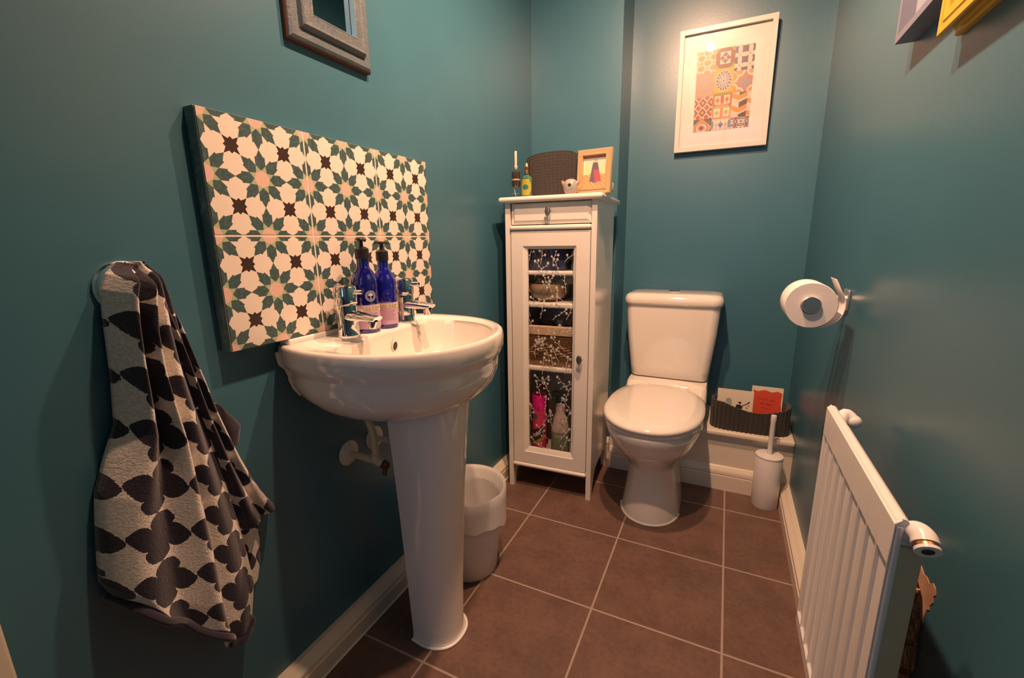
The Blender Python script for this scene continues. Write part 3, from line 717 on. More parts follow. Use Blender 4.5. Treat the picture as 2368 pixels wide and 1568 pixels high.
t = cabroot('wicker_basket', .168, .15, .5125, 'light brown wicker basket with pale cloth rim on the third shelf', 'basket')
g = G(); g.rings([[(sx*w, sy*.118, z) for sx, sy in ((-1, -1), (1, -1), (1, 1), (-1, 1))] for z, w in ((0, .118), (.03, .122), (.13, .126), (.13, .120), (.02, .116))], 0, True, True); g.go('basket_body', MWICK, t, smooth=20)
g = G(); g.rings([[(sx*w, sy*w2, z) for sx, sy in ((-1, -1), (1, -1), (1, 1), (-1, 1))] for z, w, w2 in ((.122, .129, .1205), (.152, .130, .122), (.158, .127, .119), (.150, .122, .114), (.12, .122, .114))], 0); g.go('basket_rim', mat('linen_rim', (.55, .40, .27), .95), t, smooth=20)
for k, (dx, w, h_, c_) in enumerate(((.012, .022, .030, (.45, .42, .38)), (-.03, .026, .02, (.10, .015, .012)), (.075, .04, .024, (.25, .17, .14)))):
    t = cabroot('small_packet', .168+dx, .10+.012*k, .5125+.145, ('pale grey packet standing in the wicker basket', 'dark red packet in the wicker basket, left of the pale one', 'brown packet in the wicker basket at its right end')[k], 'packet', 0, 'packets in the wicker basket')
    g = G(); g.box((-w/2, -.006, -.06), (w/2, .006, h_-.004), bev=.002); g.go('packet_body', mat('packet_%d' % k, c_, .6), t)
# cleaning products on the bottom shelf
ZB = .1125
t = cabroot('stain_remover_tub', .100, .085, ZB, 'pink stain remover tub with yellow and black lettering band, bottom shelf', 'tub')
MPINK = mat('magenta_plastic', (.75, .015, .25), .35); MRED = mat('red_pink_label', (.62, .04, .12), .45)
g = G(); g.lathe([(.001, 0), (.031, 0), (.0325, .004), (.0325, .150), (.030, .156)], n=40, sx=.95); bd = g.go('tub_body', MRED, t)
t.scale = (.93, .93, 1.4)
g = G(); g.lathe([(.031, .144), (.0335, .146), (.0335, .186), (.032, .190), (.030, .182), (.001, .180)], n=40, sx=.95, cap1=False); g.go('cap', MPINK, t)
def tilt_wrap(r, a0, z0, sl=.0): return lambda x, y: (.95*r*cos(a0+x/r), r*sin(a0+x/r), z0+y+x*sl)
def strip(r, a0, a1, za, zb, sl):
    g = G(); P = [a0+(a1-a0)*i/16 for i in range(17)]
    g.rings([[(.95*r*cos(q), r*sin(q), z+(q+pi/2)*r*sl) for q in P] for z in (za, zb)], closed=False); return g
strip(.0329, -pi*.95, -pi*.1, .052, .090, .30).go('dark_band', mat('dark_band', (.05, .02, .02), .5), bd)
strip(.0331, -pi*.95, -pi*.1, .044, .055, .34).go('yellow_band', mat('ochre_band', (.45, .22, .03), .5), bd)
strip(.0331, -pi*.8, -pi*.45, .120, .134, .0).go('grey_roundel', mat('grey_roundel', (.12, .11, .12), .5), bd)
text('lettering', 'Vanish', .020, mat('white_print', (.65, .65, .70), .5), bd, tilt_wrap(.0334, -pi/2-.25, .072, .30), bold=.0004)
t = cabroot('red_bottle', .078, .19, ZB, 'dark red bottle behind the pink tub in the cabinet', 'bottle')
g = G(); g.lathe([(.001, 0), (.025, 0), (.026, .005), (.026, .19), (.02, .205), (.014, .21), (.014, .222), (.001, .224)], n=24); g.go('bottle_body', mat('dark_red', (.22, .01, .01), .3), t); t.scale = (1, 1, 1.25)
MGRN = mat('green_plastic', (.03, .14, .07), .35)
t = cabroot('spray_bottle', .165, .165, ZB, 'green-capped spray bottle behind the pale bottle in the cabinet', 'bottle')
g = G(); g.lathe([(.001, 0), (.030, 0), (.031, .005), (.031, .12), (.022, .145), (.013, .155), (.013, .165)], n=28); g.go('bottle_body', mat('mint_plastic', (.30, .38, .30), .4), t)
g = G(); g.lathe([(.001, .160), (.019, .162), (.020, .186), (.016, .192), (.001, .193)], n=20); g.box((-.035, -.01, .185), (.02, .01, .205), bev=.004); g.go('trigger_head', MGRN, t); t.scale = (1, 1, 1.25)
t = cabroot('cleaner_bottle', .190, .085, ZB, 'pale rounded cleaner bottle with green label beside the pink tub', 'bottle')
g = G(); g.lathe([(.001, 0), (.036, 0), (.038, .005), (.038, .085), (.033, .105), (.024, .125), (.0195, .132), (.0195, .152), (.017, .160), (.001, .163)], n=36, sy=.7); bd = g.go('bottle_body', mat('pale_taupe_plastic', (.46, .38, .33), .4), t)
g = G(); P = [-pi*.97+pi*.94*i/20 for i in range(21)]; g.rings([[(.0384*cos(q), .0384*.7*sin(q)-.0003, z) for q in P] for z in (.01, .082)], closed=False); lb = g.go('label', mat('green_label', (.16, .20, .12), .5), bd)
text('lettering', 'VIVE', .018, mat('pale_letters', (.55, .55, .45), .5), lb, lambda x, y: (.0388*cos(-pi/2+x/.038), .0388*.7*sin(-pi/2+x/.038)-.0008, .070+y)); t.scale = (1, 1, 1.45)
t = cabroot('blue_bottle', .262, .10, ZB, 'bright blue bottle at the right end of the cabinet bottom shelf', 'bottle')
g = G(); g.lathe([(.001, 0), (.022, 0), (.023, .004), (.023, .062), (.018, .075), (.011, .082), (.011, .10), (.001, .102)], n=24); g.go('bottle_body', mat('blue_plastic', (.03, .16, .45), .3), t); t.scale = (1, 1, 1.25)
t = cabroot('dark_bottle', .225, .235, ZB, 'dark bottle with orange cap at the back of the bottom shelf', 'bottle')
g = G(); g.lathe([(.001, 0), (.028, 0), (.029, .005), (.029, .15), (.018, .17), (.012, .178), (.012, .185)], n=24); g.go('bottle_body', mat('dark_plastic', (.03, .022, .035), .3), t)
g = G(); g.lathe([(.001, .18), (.014, .181), (.014, .203), (.001, .205)], n=20); g.go('cap', mat('orange_cap', (.5, .2, .06), .4), t); t.scale = (1, 1, 1.35)

# --- things on top of the cabinet
ZT = 1.1350
def sheet(name, M): return mat(name, M)
# crocheted basket
def knitted(name, parent, P, z0, z1, rows, M, amp=.0032, seed=1, topfn=None, thick=.006):
    """P: outline function angle->(x,y); ribs of stitches as relief"""
    n = len(P); rs = []
    nor = []
    for i in range(n):
        a, b = P[i-1], P[(i+1) % n]; tx, ty = b[0]-a[0], b[1]-a[1]; L = math.hypot(tx, ty) or 1; nor.append((ty/L, -tx/L))
    for j in range(rows+1):
        f = j/rows; r = []
        for i in range(n):
            ztop = z1+(topfn(P[i][0], P[i][1]) if topfn else 0); z = z0+(ztop-z0)*f
            rib = abs(sin(i*pi/6)); st = .5+.5*sin(j*2*pi/3+(1.2 if (i//3) % 2 else 0)+sin(i*pi/3)*1.3)
            d = amp*(rib*1.3+st*.5-.9)
            r.append((P[i][0]+nor[i][0]*d, P[i][1]+nor[i][1]*d, z+.0008*sin(i*1.05)))
        rs.append(r)
    rs.append([(P[i][0]-nor[i][0]*thick, P[i][1]-nor[i][1]*thick, rs[-1][i][2]-.001) for i in range(n)])
    rs.append([(P[i][0]-nor[i][0]*thick, P[i][1]-nor[i][1]*thick, z0+.004) for i in range(n)])
    g = G(); g.rings(rs, 0, True, True); return g.go(name, M, parent, smooth=75)
MKNIT = mat('charcoal_yarn', (.03, .027, .026), .95, sheen=.25); (x_, y_, z_), vv = coords(MKNIT); n_ = noise(MKNIT, vv, 500, 4, .7)
setcol(MKNIT, mixc(MKNIT, n_.smooth(.3, .75), (.013, .012, .011), (.06, .053, .048))); bump(MKNIT, n_, .8, .002)
def boxout(hx, hy, r, n=264):
    P = []
    for i in range(n):
        q = 2*pi*i/n; c, s = cos(q), sin(q); P.append((hx*(1 if c > 0 else -1)*abs(c)**.55, hy*(1 if s > 0 else -1)*abs(s)**.55))
    # even spacing
    L = [0]
    for a, b in zip(P, P[1:]+P[:1]): L.append(L[-1]+math.hypot(b[0]-a[0], b[1]-a[1]))
    out = []; k = 0
    for i in range(n):
        t = L[-1]*i/n
        while L[k+1] < t: k += 1
        f = (t-L[k])/(L[k+1]-L[k]); a = P[k]; b = P[(k+1) % n]; out.append((lerp(a[0], b[0], f), lerp(a[1], b[1], f)))
    return out
t = cabroot('crochet_basket', .150, .145, ZT, 'dark grey crocheted basket on top of the cabinet', 'basket')
knitted('basket_wall', t, boxout(.105, .078, .02), 0, .150, 46, MKNIT, topfn=lambda x, y: .004*sin(x*22+1.2)-(max(0, x-.07)*.35)-(max(0, -x-.06)*.15))
# tall perfume bottle
MCLEAR = panemat('clear_glass')
t = cabroot('tall_scent_bottle', .0325, .028, ZT, 'tall slim scent bottle with long cream stopper at the cabinet left corner', 'bottle')
g = G(); g.lathe([(.001, .0), (.022, .0), (.0225, .003), (.0225, .006), (.013, .009), (.013, .012), (.0215, .014), (.0225, .088), (.021, .094), (.012, .097), (.006, .101)], n=36); g.go('bottle_glass', MCLEAR, t)
g = G(); g.lathe([(.001, .036), (.0115, .037), (.0155, .042), (.0155, .088), (.0125, .090), (.001, .0905)], n=28); g.go('amber_core', mat('dark_amber', (.05, .028, .015), .12, coat=.5), t)
g = G(); g.lathe([(.0158, .058), (.0158, .064)], n=28, cap0=False); g.go('gold_band', mat('dull_gold', (.35, .28, .20), .4), t)
g = G(); g.tube([(-.006, -.004, .038), (-.003, -.004, .020), (.0, -.002, .006)], .0009, 6); g.go('dip_tube', mat('clear_tube', (.7, .7, .7), .2), t)
g = G(); g.lathe([(.003, .096), (.0065, .102), (.0065, .108), (.0045, .110), (.0045, .156), (.0035, .158), (.001, .158)], n=20, cap0=True); g.go('stopper', mat('cream_stopper', (.62, .56, .42), .3), t)
# cologne bottle
t = cabroot('cologne_bottle', .0735, .030, ZT, 'small green and gold cologne bottle with copper stopper on cabinet top', 'bottle')
g = G(); g.lathe([(.001, 0), (.0185, 0), (.020, .003), (.020, .064), (.0185, .068), (.010, .073), (.0065, .080), (.0065, .09)], n=36, sy=.75); bd = g.go('bottle_glass', mat('teal_green_glass', (.05, .16, .10), .1, coat=.5), t)
def lab(u, v):
    du, dv = (u-.5)*2, (v-.5)*2; e = (du/.62)**2+(dv/.42)**2
    if e < 1: return (.03, .17, .14) if e < .72 else (.45, .33, .05)
    if abs(dv) > .93: return (.5, .36, .06)
    if (du/1.0)**2+(dv/1.05)**2 > 1.15: return (.04, .14, .09)
    return (.42, .36, .04) if (int(u*26)+int(v*22)) % 5 else (.30, .26, .03)
painted('label', 1, 1, 40, 36, lab, attrmat('label_print', .35), bd, place=lambda a, b: (.0204*cos(-pi/2+(a-.5)*2.2), .0204*.75*sin(-pi/2+(a-.5)*2.2)-.0002, .006+b*.054))
g = G(); g.lathe([(.007, .078), (.0088, .079), (.0088, .088), (.0062, .090), (.0062, .093), (.0072, .0945), (.0085, .099), (.0085, .106), (.0062, .109), (.005, .1145), (.001, .1165)], n=24); g.go('stopper', MCOPPER, t)
# ceramic bird pot
MBIRD = mat('glazed_bird', (.5, .45, .4), .25, coat=.4); (x_, y_, z_), vv = coords(MBIRD); n_ = noise(MBIRD, vv, 28, 4); ed = (x_.abs()-.021).smooth(0, .008)
c_ = mixc(MBIRD, n_.smooth(.35, .65), (.40, .36, .31), (.26, .30, .30)); setcol(MBIRD, mixc(MBIRD, ed.max((1.0-(z_/.014)).max(0.0)*.8), c_, (.50, .20, .11)))
t = cabroot('ceramic_bird_pot', .236, .022, ZT, 'small glazed ceramic pot with pointed ears and round hole before the gilt frame', 'ornament')
rs = []
for r, z in ((.001, 0), (.014, 0), (.0185, .004), (.0235, .014), (.0255, .025), (.024, .036), (.019, .045), (.012, .050), (.001, .052)):
    rs.append([(r*cos(q), r*.8*sin(q), z) for q in [2*pi*i/40 for i in range(40)]])
g = G(); g.rings(rs, 0, True, True); g.go('pot_body', MBIRD, t, smooth=60)
for s_ in (-1, 1):
    g = G(); g.tube([(s_*.012, 0, .030), (s_*.024, 0, .037), (s_*.0315, 0, .0475)], lambda q: .0115*(1-q)**.8+.0012, 12); g.go('ear', MBIRD, t)
g = G(); g.lathe([(.0001, 0), (.0052, 0), (.0058, .001)], n=20, axis='y'); o = g.go('hole', mat('black_hole', (.01, .006, .004), .8), t); o.location = (.001, -.0203, .029)
# gilt photo frame with a picture of a figure on a beach
t = root('gilt_photo_frame', CW(.3075, .040, ZT), 'gilt photo frame holding a picture of a figure in long dress, on cabinet', 'picture frame', CA+radians(-9))
t.rotation_euler = (radians(-5), 0, CA+radians(-7))
g = G()
def fr(w0, z0_, w1, z1_, y): return [(w0, y, z0_), (w1, y, z0_), (w1, y, z1_), (w0, y, z1_)]
fw, fh = .122, .148
g.rings([fr(-fw/2+m, m, fw/2-m, fh-m, y) for m, y in ((0, .016), (0, .004), (.003, .0), (.0145, .002), (.0155, -.001), (.0195, -.001), (.0205, .003), (.021, .012))])
g.add(fr(-fw/2, 0, fw/2, fh, .016), [(0, 1, 2, 3)]); g.go('frame', mat('gilt_wood', (.60, .45, .25), .3, metal=.35), t, smooth=20)
def beach(u, v):
    c = (.60, .62, .40) if v > .42 else (.70, .30, .14)
    if v > .93: c = (.65, .25, .25)
    elif v > .7: c = (.50, .60, .47)
    elif v > .42: c = (.66, .62, .36)
    if v < .42 and sin(u*31+v*50) > .6: c = (.78, .42, .22)
    if v < .05: c = (.60, .36, .25)
    w = .075+(.82-v)*.32
    if .20 < v < .80 and abs(u-.53-(.5-v)*.05) < w*.86+.03:
        c = (.13, .11, .17)
        if v < .58 and u > .5-(v-.3)*.2: c = (.50, .09, .11) if sin(u*90)*sin(v*70) > -.35 else (.20, .12, .24)
    if .80 <= v < .90 and ((u-.54)/.09)**2+((v-.845)/.05)**2 < 1: c = (.72, .38, .30)
    if .16 < v <= .20 and abs(u-.52) < .1: c = (.20, .14, .22)
    if .012 < v < .035 and int(u*34) % 3: c = (.35, .22, .18)
    return c
painted('picture', fw-.041, fh-.041, 54, 68, beach, attrmat('beach_print', .35), t, place=lambda a, b: (-fw/2+.0205+a, .011, .0205+b))
g = G(); g.box((.046, .016, .012), (.058, .052, .040), bev=.002); g.go('easel_back', mat('pale_board', (.66, .58, .48), .6), t)

# ------------------------------------------------------------ crocheted tray and cards on the ledge
t = root('crochet_tray', (.928, 1.806, .2503), 'low dark crocheted basket on ledge beside toilet holding two cards', 'basket', radians(1))
knitted('tray_wall', t, boxout(.135, .062, .03), 0, .112, 34, MKNIT, topfn=lambda x, y: -.028*cos(min(1, abs(x-.02)/.115)*pi/2) if y < .02 else -.006)
MCARD = mat('card_stock', (.74, .68, .58), .7)
def card(loc, w, h, th, label, fn, tilt, group=None):
    t = root('greeting_card' if fn is cat_print else 'small_book', loc, label, 'card' if fn is cat_print else 'book'); t.rotation_euler = (radians(tilt), 0, 0)
    g = G(); g.box((0, 0, 0), (w, th, h)); g.go('pages', MCARD, t, smooth=False)
    painted('cover', w, h, 90, 80, fn, attrmat('cover_print', .5), t, place=lambda a, b: (a, -.0006, b)); return t
def cat_print(u, v):
    c = (.76, .68, .55)
    for (a, b, r) in ((.33, .62, .085),):
        if ((u-a)/r)**2+((v-b)/(r*1.1))**2 < 1: c = (.30, .40, .34)
    if .28 < u < .42 and .45 < v < .55: c = (.36, .42, .34)
    x, y = u-.68, v-.42
    if abs(x+.10-y*.4) < .06 and -.2 < y < .1 or (x+.02)**2+(y-.02)**2 < .004 or (x+.04)**2+(y-.17)**2 < .0016 or (abs(y-.08-(x-.05)*.7) < .018 and 0 < x < .2) or (abs(y+.05+(x)*.3) < .016 and -.1 < x < .16) or (x-.2)**2+(y-.2)**2 < .0008: c = (.03, .025, .02)
    if (x-.16)**2+(y-.02)**2 < .0006 or (x-.2)**2+(y-.1)**2 < .0004: c = (.35, .1, .05)
    return c
def red_print(u, v):
    e = .03+.012*sin(v*9)+.01*sin(v*23+1); top = .90+.02*sin(u*14+2)-max(0, u-.8)*.25
    c = (.74, .66, .52)
    if e < u < .965-.015*sin(v*12) and v < top:
        c = (.62, .075, .035)
        for k, vv0 in enumerate((.66, .54, .42)):
            if abs(v-vv0+(u-.5)*.06) < .022 and (.2+.08*k) < u < (.78-.08*k) and sin(u*95+k*2)+.5*sin(u*41) > -.3: c = (.36, .04, .03)
    return c
card((.8115, 1.838, .262), .130, .123, .003, 'cream card with green tree and small dark figure, left in crocheted tray', cat_print, -6)
card((.9335, 1.842, .262), .107, .146, .010, 'red-covered small book with cream border, right in crocheted tray', red_print, -5)

# ------------------------------------------------------------ picture on the back wall
tp = root('framed_tile_print', (.568, D-.006, 1.327), 'white framed print of patchwork tiles on wall above toilet', 'picture')
TILT = radians(2.2); tp.rotation_euler = (TILT, 0, 0)
PW_, PH_ = .333, .440
MFR = mat('white_frame', (.60, .57, .53), .35)
g = G(); q_ = lambda m, y: [(m, y, m), (PW_-m, y, m), (PW_-m, y, PH_-m), (m, y, PH_-m)]
g.rings([q_(0, 0), q_(0, -.024), q_(.001, -.026), q_(.0175, -.026), q_(.0185, -.025), q_(.0185, -.010)]); g.go('frame', MFR, tp, smooth=20)
g = G(); g.rings([q_(.0180, -.0105)], cap1=True); o = g.go('backing', MFR, tp)
# bevelled mount around the artwork
ax0, ax1, az0, az1 = .068, .267, .072, .360
g = G(); g.rings([q_(.0185, -.0125), [(ax0-.028, -.0125, az0-.030), (ax1+.028, -.0125, az0-.030), (ax1+.028, -.0125, az1+.030), (ax0-.028, -.0125, az1+.030)], [(ax0, -.0108, az0), (ax1, -.0108, az0), (ax1, -.0108, az1), (ax0, -.0108, az1)]]); g.go('mount', MFR, tp, smooth=5)
OR, WH, BL, GR, YE, BR, GY, RD = (.80, .33, .06), (.76, .66, .58), (.11, .07, .17), (.30, .33, .05), (.72, .46, .03), (.22, .07, .03), (.36, .32, .38), (.55, .13, .06)
def fr2(x): return x-math.floor(x)
def art(u, v):
    c = int(u*3); U = fr2(u*3); v4 = v*4.27
    if c == 0:
        if v > .73:
            V = (v-.73)/.27; a, b = fr2(U*1.5+.15), fr2(V*2.2); 
            best = 9
            for (p, q) in ((.5, .5), (0, 0), (1, 0), (0, 1), (1, 1)):
                best = min(best, math.hypot(a-p, b-q))
            return OR if best < .27 else (WH if best < .40 else (OR if abs(a-.5)+abs(b) < .2 or abs(a-.5)+abs(b-1) < .2 else GY))
        if v > .44:
            V = (v-.44)/.29; r = math.hypot(U-.5, (V-.5)); th = math.atan2(V-.5, U-.5)
            if r < .13: return (.62, .36, .24)
            if r < .30: return GY if sin(th*16) > 0 else (.66, .36, .22)
            k = sin(U*38)*sin(V*42)
            return (.60, .24, .10) if k > .35 else ((.34, .34, .28) if k < -.35 else (.66, .42, .28))
        if v > .16:
            a, b = fr2(U*2.2), fr2(v*8.2); d = abs(a-.5)+abs(b-.5)
            return RD if d < .34 else (WH if d < .52 else (YE if math.hypot(min(a, 1-a), min(b, 1-b)) < .16 else (.34, .10, .10)))
        V = v/.16; d = abs(U-.45)+abs(V-.30)*.8; r = math.hypot(U-.45, (V-.3)*.8)
        return BR if r < .12 else (OR if r < .22 else (WH if r < .30 else (.42, .18, .07) if r < .36 else (OR if d < .62 else (.14, .16, .07) if (U+V) % .5 < .3 else BL)))
    if c == 1:
        if v > .76:
            V = (v-.76)/.24; a, b = abs(U-.5), abs(V-.5)
            if a+b > .74: return GR
            if a < .27 and b < .30:
                if a+b > .29: return WH
                if a+b < .06: return WH
                return OR if abs(a-b) < .045 and a+b < .24 else BL
            return BR if a+b < .60 else BL if min(a, b) < .14 else BR
        if v > .46:
            V = (v-.46)/.30; r = math.hypot(U-.5, V-.5); th = math.atan2(V-.5, U-.5); R_ = .37+.035*cos(th*16)
            if r > R_+.045: return YE
            if r > R_: return WH
            if r > .30: return BL if cos(th*16) > -.3 else WH
            if r < .045: return BR
            if r < .085: return WH
            return GY if cos(th*8)*cos(r*60) > 0.1 else (BL if cos(th*16+r*40) > .55 else WH)
        if v > .14:
            a, b = fr2(U*2), fr2((v-.14)*6.4); d = abs(a-.5)+abs(b-.5)
            return OR if d < .27 and not (math.hypot(a-.5, b-.5) < .07) else (BL if d < .1 else (WH if abs(a-.5) < .33 and abs(b-.5) < .33 else (GR if b > .85 else RD)))
        V = v/.14; a = abs(U-.5)
        if a/.13+abs(V-.5)/.34 < 1: return (.13, .15, .30)
        if a > .40 and abs(V-.5) < .34: return (.17, .30, .26)
        return (.45, .12, .07) if min(fr2(U*4), fr2(V*2.2)) < .07 else WH
    if v > .70:
        V = (v-.70)/.30; a, b = fr2(U*1.9+.02), fr2(V*2.4); s = math.hypot(min(a, 1-a)*1.0, abs(b-.5)); 
        p = abs(a-.5)+abs(b-.5)
        if p < .12: return OR
        e1 = math.hypot(a, b) ; e2 = math.hypot(1-a, b); e3 = math.hypot(a, 1-b); e4 = math.hypot(1-a, 1-b)
        n = sum(1 for e in (e1, e2, e3, e4) if e < .72)
        return WH if p < .36 else (BL if n == 1 or min(e1, e2, e3, e4) < .30 and min(e1, e2, e3, e4) > .12 else WH)
    if v > .44:
        V = (v-.44)/.26; r = math.hypot(U-.62, V-.45); th = math.atan2(V-.45, U-.62); k = .30*abs(cos(2*th))+.05
        if r < k: return GY
        best = min(math.hypot(U-p, V-q) for p, q in ((0, .15), (0, .75), (.3, 1), (.95, 1), (.3, -.05), (1, .0)))
        return WH if .19 < best < .29 else (OR if best < .14 or r > .45 else (.55, .22, .12))
    if v > .14:
        a, V = U*1.25, (v-.14)/.30*2.0; row = int(V+.5*a) ; k = fr2(a*1.0); w = fr2(V+(.5*a if k < .5 else -.5*a+.5))
        if w < .45: return WH if k < .5 else (.10, .085, .06)
        if w < .55: return WH
        return OR if w > .62 else WH
    V = v/.14; a, b = fr2(U*1.7), fr2(V*1.7)
    e = min(abs(math.hypot(a-p, b-q)-.62) for p, q in ((0, 0), (1, 0), (0, 1), (1, 1)))
    return (.30, .09, .03) if e < .05 else ((.16, .13, .22) if abs(a-.5)+abs(b-.5) < .11 or math.hypot(min(a, 1-a), min(b, 1-b)) < .12 else (WH if e > .16 else (.50, .48, .36)))
painted('tile_artwork', ax1-ax0, az1-az0, 168, 236, lambda u, v: tuple(.66*k for k in art(u, v)), attrmat('art_print', .4), tp, place=lambda a, b: (ax0+a, -.0107, az0+b))
g = G(); g.box((.0187, -.0165, .0187), (PW_-.0187, -.0155, PH_-.0187)); g.go('glazing', panemat('picture_glass'), tp, smooth=False)

# ------------------------------------------------------------ mirror on the left wall
mr = root('framed_mirror', (0, .611, 1.370), 'narrow mirror in worn grey-blue wooden frame on wall above splashback', 'mirror')
MWORN = mat('worn_paint', (.25, .26, .27), .5); (x_, y_, z_), vv = coords(MWORN); n1 = noise(MWORN, vv, 30, 5, .7); n2 = noise(MWORN, vv, 160, 4, .7)
rim = (x_ > .0272)*.045
c_ = mixc(MWORN, n1.smooth(.35, .7), (.085, .125, .155), (.125, .155, .175)); setcol(MWORN, mixc(MWORN, (n2+rim).smooth(.66, .72), c_, (.40, .18, .10))); bump(MWORN, n2+n1, .5, .002)
MW_, MH_ = .223, .66
g = G(); q_ = lambda m, x, r=0: [(x, m, m), (x, MW_-m, m), (x, MW_-m, MH_-m), (x, m, MH_-m)]
g.rings([q_(0, 0), q_(0, .0105), q_(.003, .0155), q_(.0075, .0185), q_(.022, .0195), q_(.0235, .0185), q_(.027, .0265), q_(.030, .029), q_(.033, .029), q_(.035, .0275), q_(.050, .0278), q_(.0525, .029), q_(.054, .028)]); g.go('frame', MWORN, mr, smooth=25)
g = G(); g.rings([q_(-.0005, .0), q_(-.0008, .0100), q_(.0015, .0132)]); g.go('dark_edge', mat('bare_wood_edge', (.10, .028, .012), .6), mr, smooth=25)
g = G(); g.rings([q_(.0539, .0278), q_(.0539, .0145)]); g.go('inner_lip', mat('daylit_lip_blue', (.16, .38, .60), .4), mr, smooth=False)  # the blue is hall daylight on the lip, put into its colour
g = G(); g.box((.0115, .05, .05), (.0135, MW_-.05, MH_-.05)); g.go('mirror_glass', mat('mirror_silver', (.86, .9, .88), .01, metal=1), mr, smooth=False)

# ------------------------------------------------------------ two frames high on the right wall
t = root('grey_box_frame', (W, .874, 1.328), 'deep grey-blue box frame on right wall, behind the yellow one', 'picture frame')
g = G(); FW, FH = .204, .26; q_ = lambda m, x: [(x, m, m), (x, FW-m, m), (x, FW-m, FH-m), (x, m, FH-m)]
g.rings([q_(0, 0), q_(0, -.030), q_(.012, -.030), q_(.012, -.008)]); g.go('frame', mat('grey_blue_frame', (.20, .22, .30), .5), t, smooth=10)
g = G(); g.rings([q_(.0118, -.009)], cap1=True); g.go('picture', mat('pale_blue_card', (.30, .34, .44), .5), t, smooth=False)
t = root('yellow_frame', (W, .62, 1.262), 'bright yellow moulded picture frame, nearest at top of right wall', 'picture frame')
FW, FH = .245, .30
MY = mat('yellow_paint', (.66, .42, .02), .4)
g = G(); g.rings([q_(0, 0), q_(.0, -.006), q_(.002, -.009), q_(.006, -.010), q_(.009, -.013), q_(.007, -.018), q_(.002, -.023), q_(.001, -.027), q_(.003, -.029), q_(.012, -.029), q_(.013, -.0275), q_(.016, -.0275), q_(.017, -.029), q_(.030, -.0275), q_(.031, -.024), q_(.034, -.024), q_(.035, -.022), q_(.040, -.020), q_(.042, -.012)]); g.go('frame', MY, t, smooth=25)
g = G(); g.rings([q_(.0415, -.0125)], cap1=True); g.go('picture', mat('yellow_card', (.62, .50, .12), .5), t, smooth=False)

# ------------------------------------------------------------ towel on its ring
rg = root('towel_ring', (0, .281, .924), 'chrome towel ring on the left wall, mostly hidden by towel', 'towel rail')
g = G(); g.lathe([(.001, .0), (.038, .0), (.0385, .004), (.036, .007), (.030, .0085), (.001, .009)], (0, 0, 0), n=48, axis='x'); g.go('wall_plate', MCHROME, rg, smooth=30)
g = G(); g.tube([(.008, 0, .010), (.022, 0, .012), (.026, 0, .002)], .006, 12); g.go('hook', MCHROME, rg)

MTOW = mat('towel_terry', (.5, .4, .32), 1, sheen=.3)
def towmat(M):
    nt = M.node_tree; uv = nt.nodes.new('ShaderNodeUVMap'); uv.uv_map = 'UV'; sp = nt.nodes.new('ShaderNodeSeparateXYZ'); nt.links.new(uv.outputs[0], sp.inputs[0])
    u, v = X(nt, sp.outputs[0]), X(nt, sp.outputs[1])
    n = noise(M, uv.outputs[0], 260, 3, .6); n4 = noise(M, uv.outputs[0], 700, 2)
    u = u+(n-.5)*.004; v = v+(n4-.5)*.004
    P = .090
    a = u/P; b = (v+u*.30)/.078
    # flower rows: four pointed petals meeting at each lattice point, tips of side petals touching
    A = (a+.5).mod(1.0)-.5; B = (b+.5).mod(1.0)-.5
    ax, bx = A.abs(), B.abs()
    def petal(l, w, L, Wd):      # vesica along l, half length L/2, half width Wd
        t = (l/L).max(0.0).min(1.0); return w < ((t.op('POWER', 1.1)*pi).sin()*Wd)
    Bs = B+A*.08; As = A-B*.20
    hor = petal(ax, Bs.abs(), .52, .25)
    ver = petal(bx, As.abs(), .58, .235)
    core = (ax*ax+bx*bx) < .030
    return u, v, hor.max(ver).max(core), n, n4
u_, v_, f_, n_, n4_ = towmat(MTOW)
hem = v_ < .0
DK = mixc(MTOW, n_.smooth(.3, .7), (.009, .009, .024), (.026, .023, .050)); LT = mixc(MTOW, n_.smooth(.3, .7), (.74, .67, .60), (.97, .92, .86))
setcol(MTOW, mixc(MTOW, f_.max(hem), LT, DK)); bump(MTOW, n_*.7+n4_*.5+(1.0-f_)*.4, .8, .0022)
MHEM = mat('towel_hem', (.022, .020, .045), 1, sheen=.4)
tw = root('hand_towel', (0.012, .29, .93), 'dark and beige flower patterned hand towel hanging on left wall', 'towel')
TO = Vector((.012, .29, .93))
def cloth(name, L, R, xs, folds, uo, us, M, bottom_hem=False, nu=110, nv=190, vtop=.70):
    """L,R: lists of (z,y) edges top to bottom; xs(s,t): distance from wall; uv from arc length"""
    vs, uvs = [], []
    for j in range(nv+1):
        t = j/nv; yl, zl = interp([(k/(len(L)-1), *p) for k, p in enumerate(L)], t); yr, zr = interp([(k/(len(R)-1), *p) for k, p in enumerate(R)], t)
        for i in range(nu+1):
            s = i/nu; y = lerp(yl, yr, s); z = lerp(zl, zr, s)+folds[1](s, t); x = xs(s, t)
            vs.append(Vector((x, y+folds[0](s, t), z))-TO)
            uvs.append(((uo(t)+us(t)*s), (z-.27)))
    fs = [(j*(nu+1)+i, (j+1)*(nu+1)+i, (j+1)*(nu+1)+i+1, j*(nu+1)+i+1) for j in range(nv) for i in range(nu)]
    o = mesh(name, vs, fs, M, tw, True); ul = o.data.uv_layers.new(name='UV')
    for lp in o.data.loops: ul.data[lp.index].uv = uvs[lp.vertex_index]
    sd = o.modifiers.new('s', 'SOLIDIFY'); sd.thickness = .0035; sd.offset = -1
    return o
def ss(a, b, x): x = max(0, min(1, (x-a)/(b-a))); return x*x*(3-2*x)
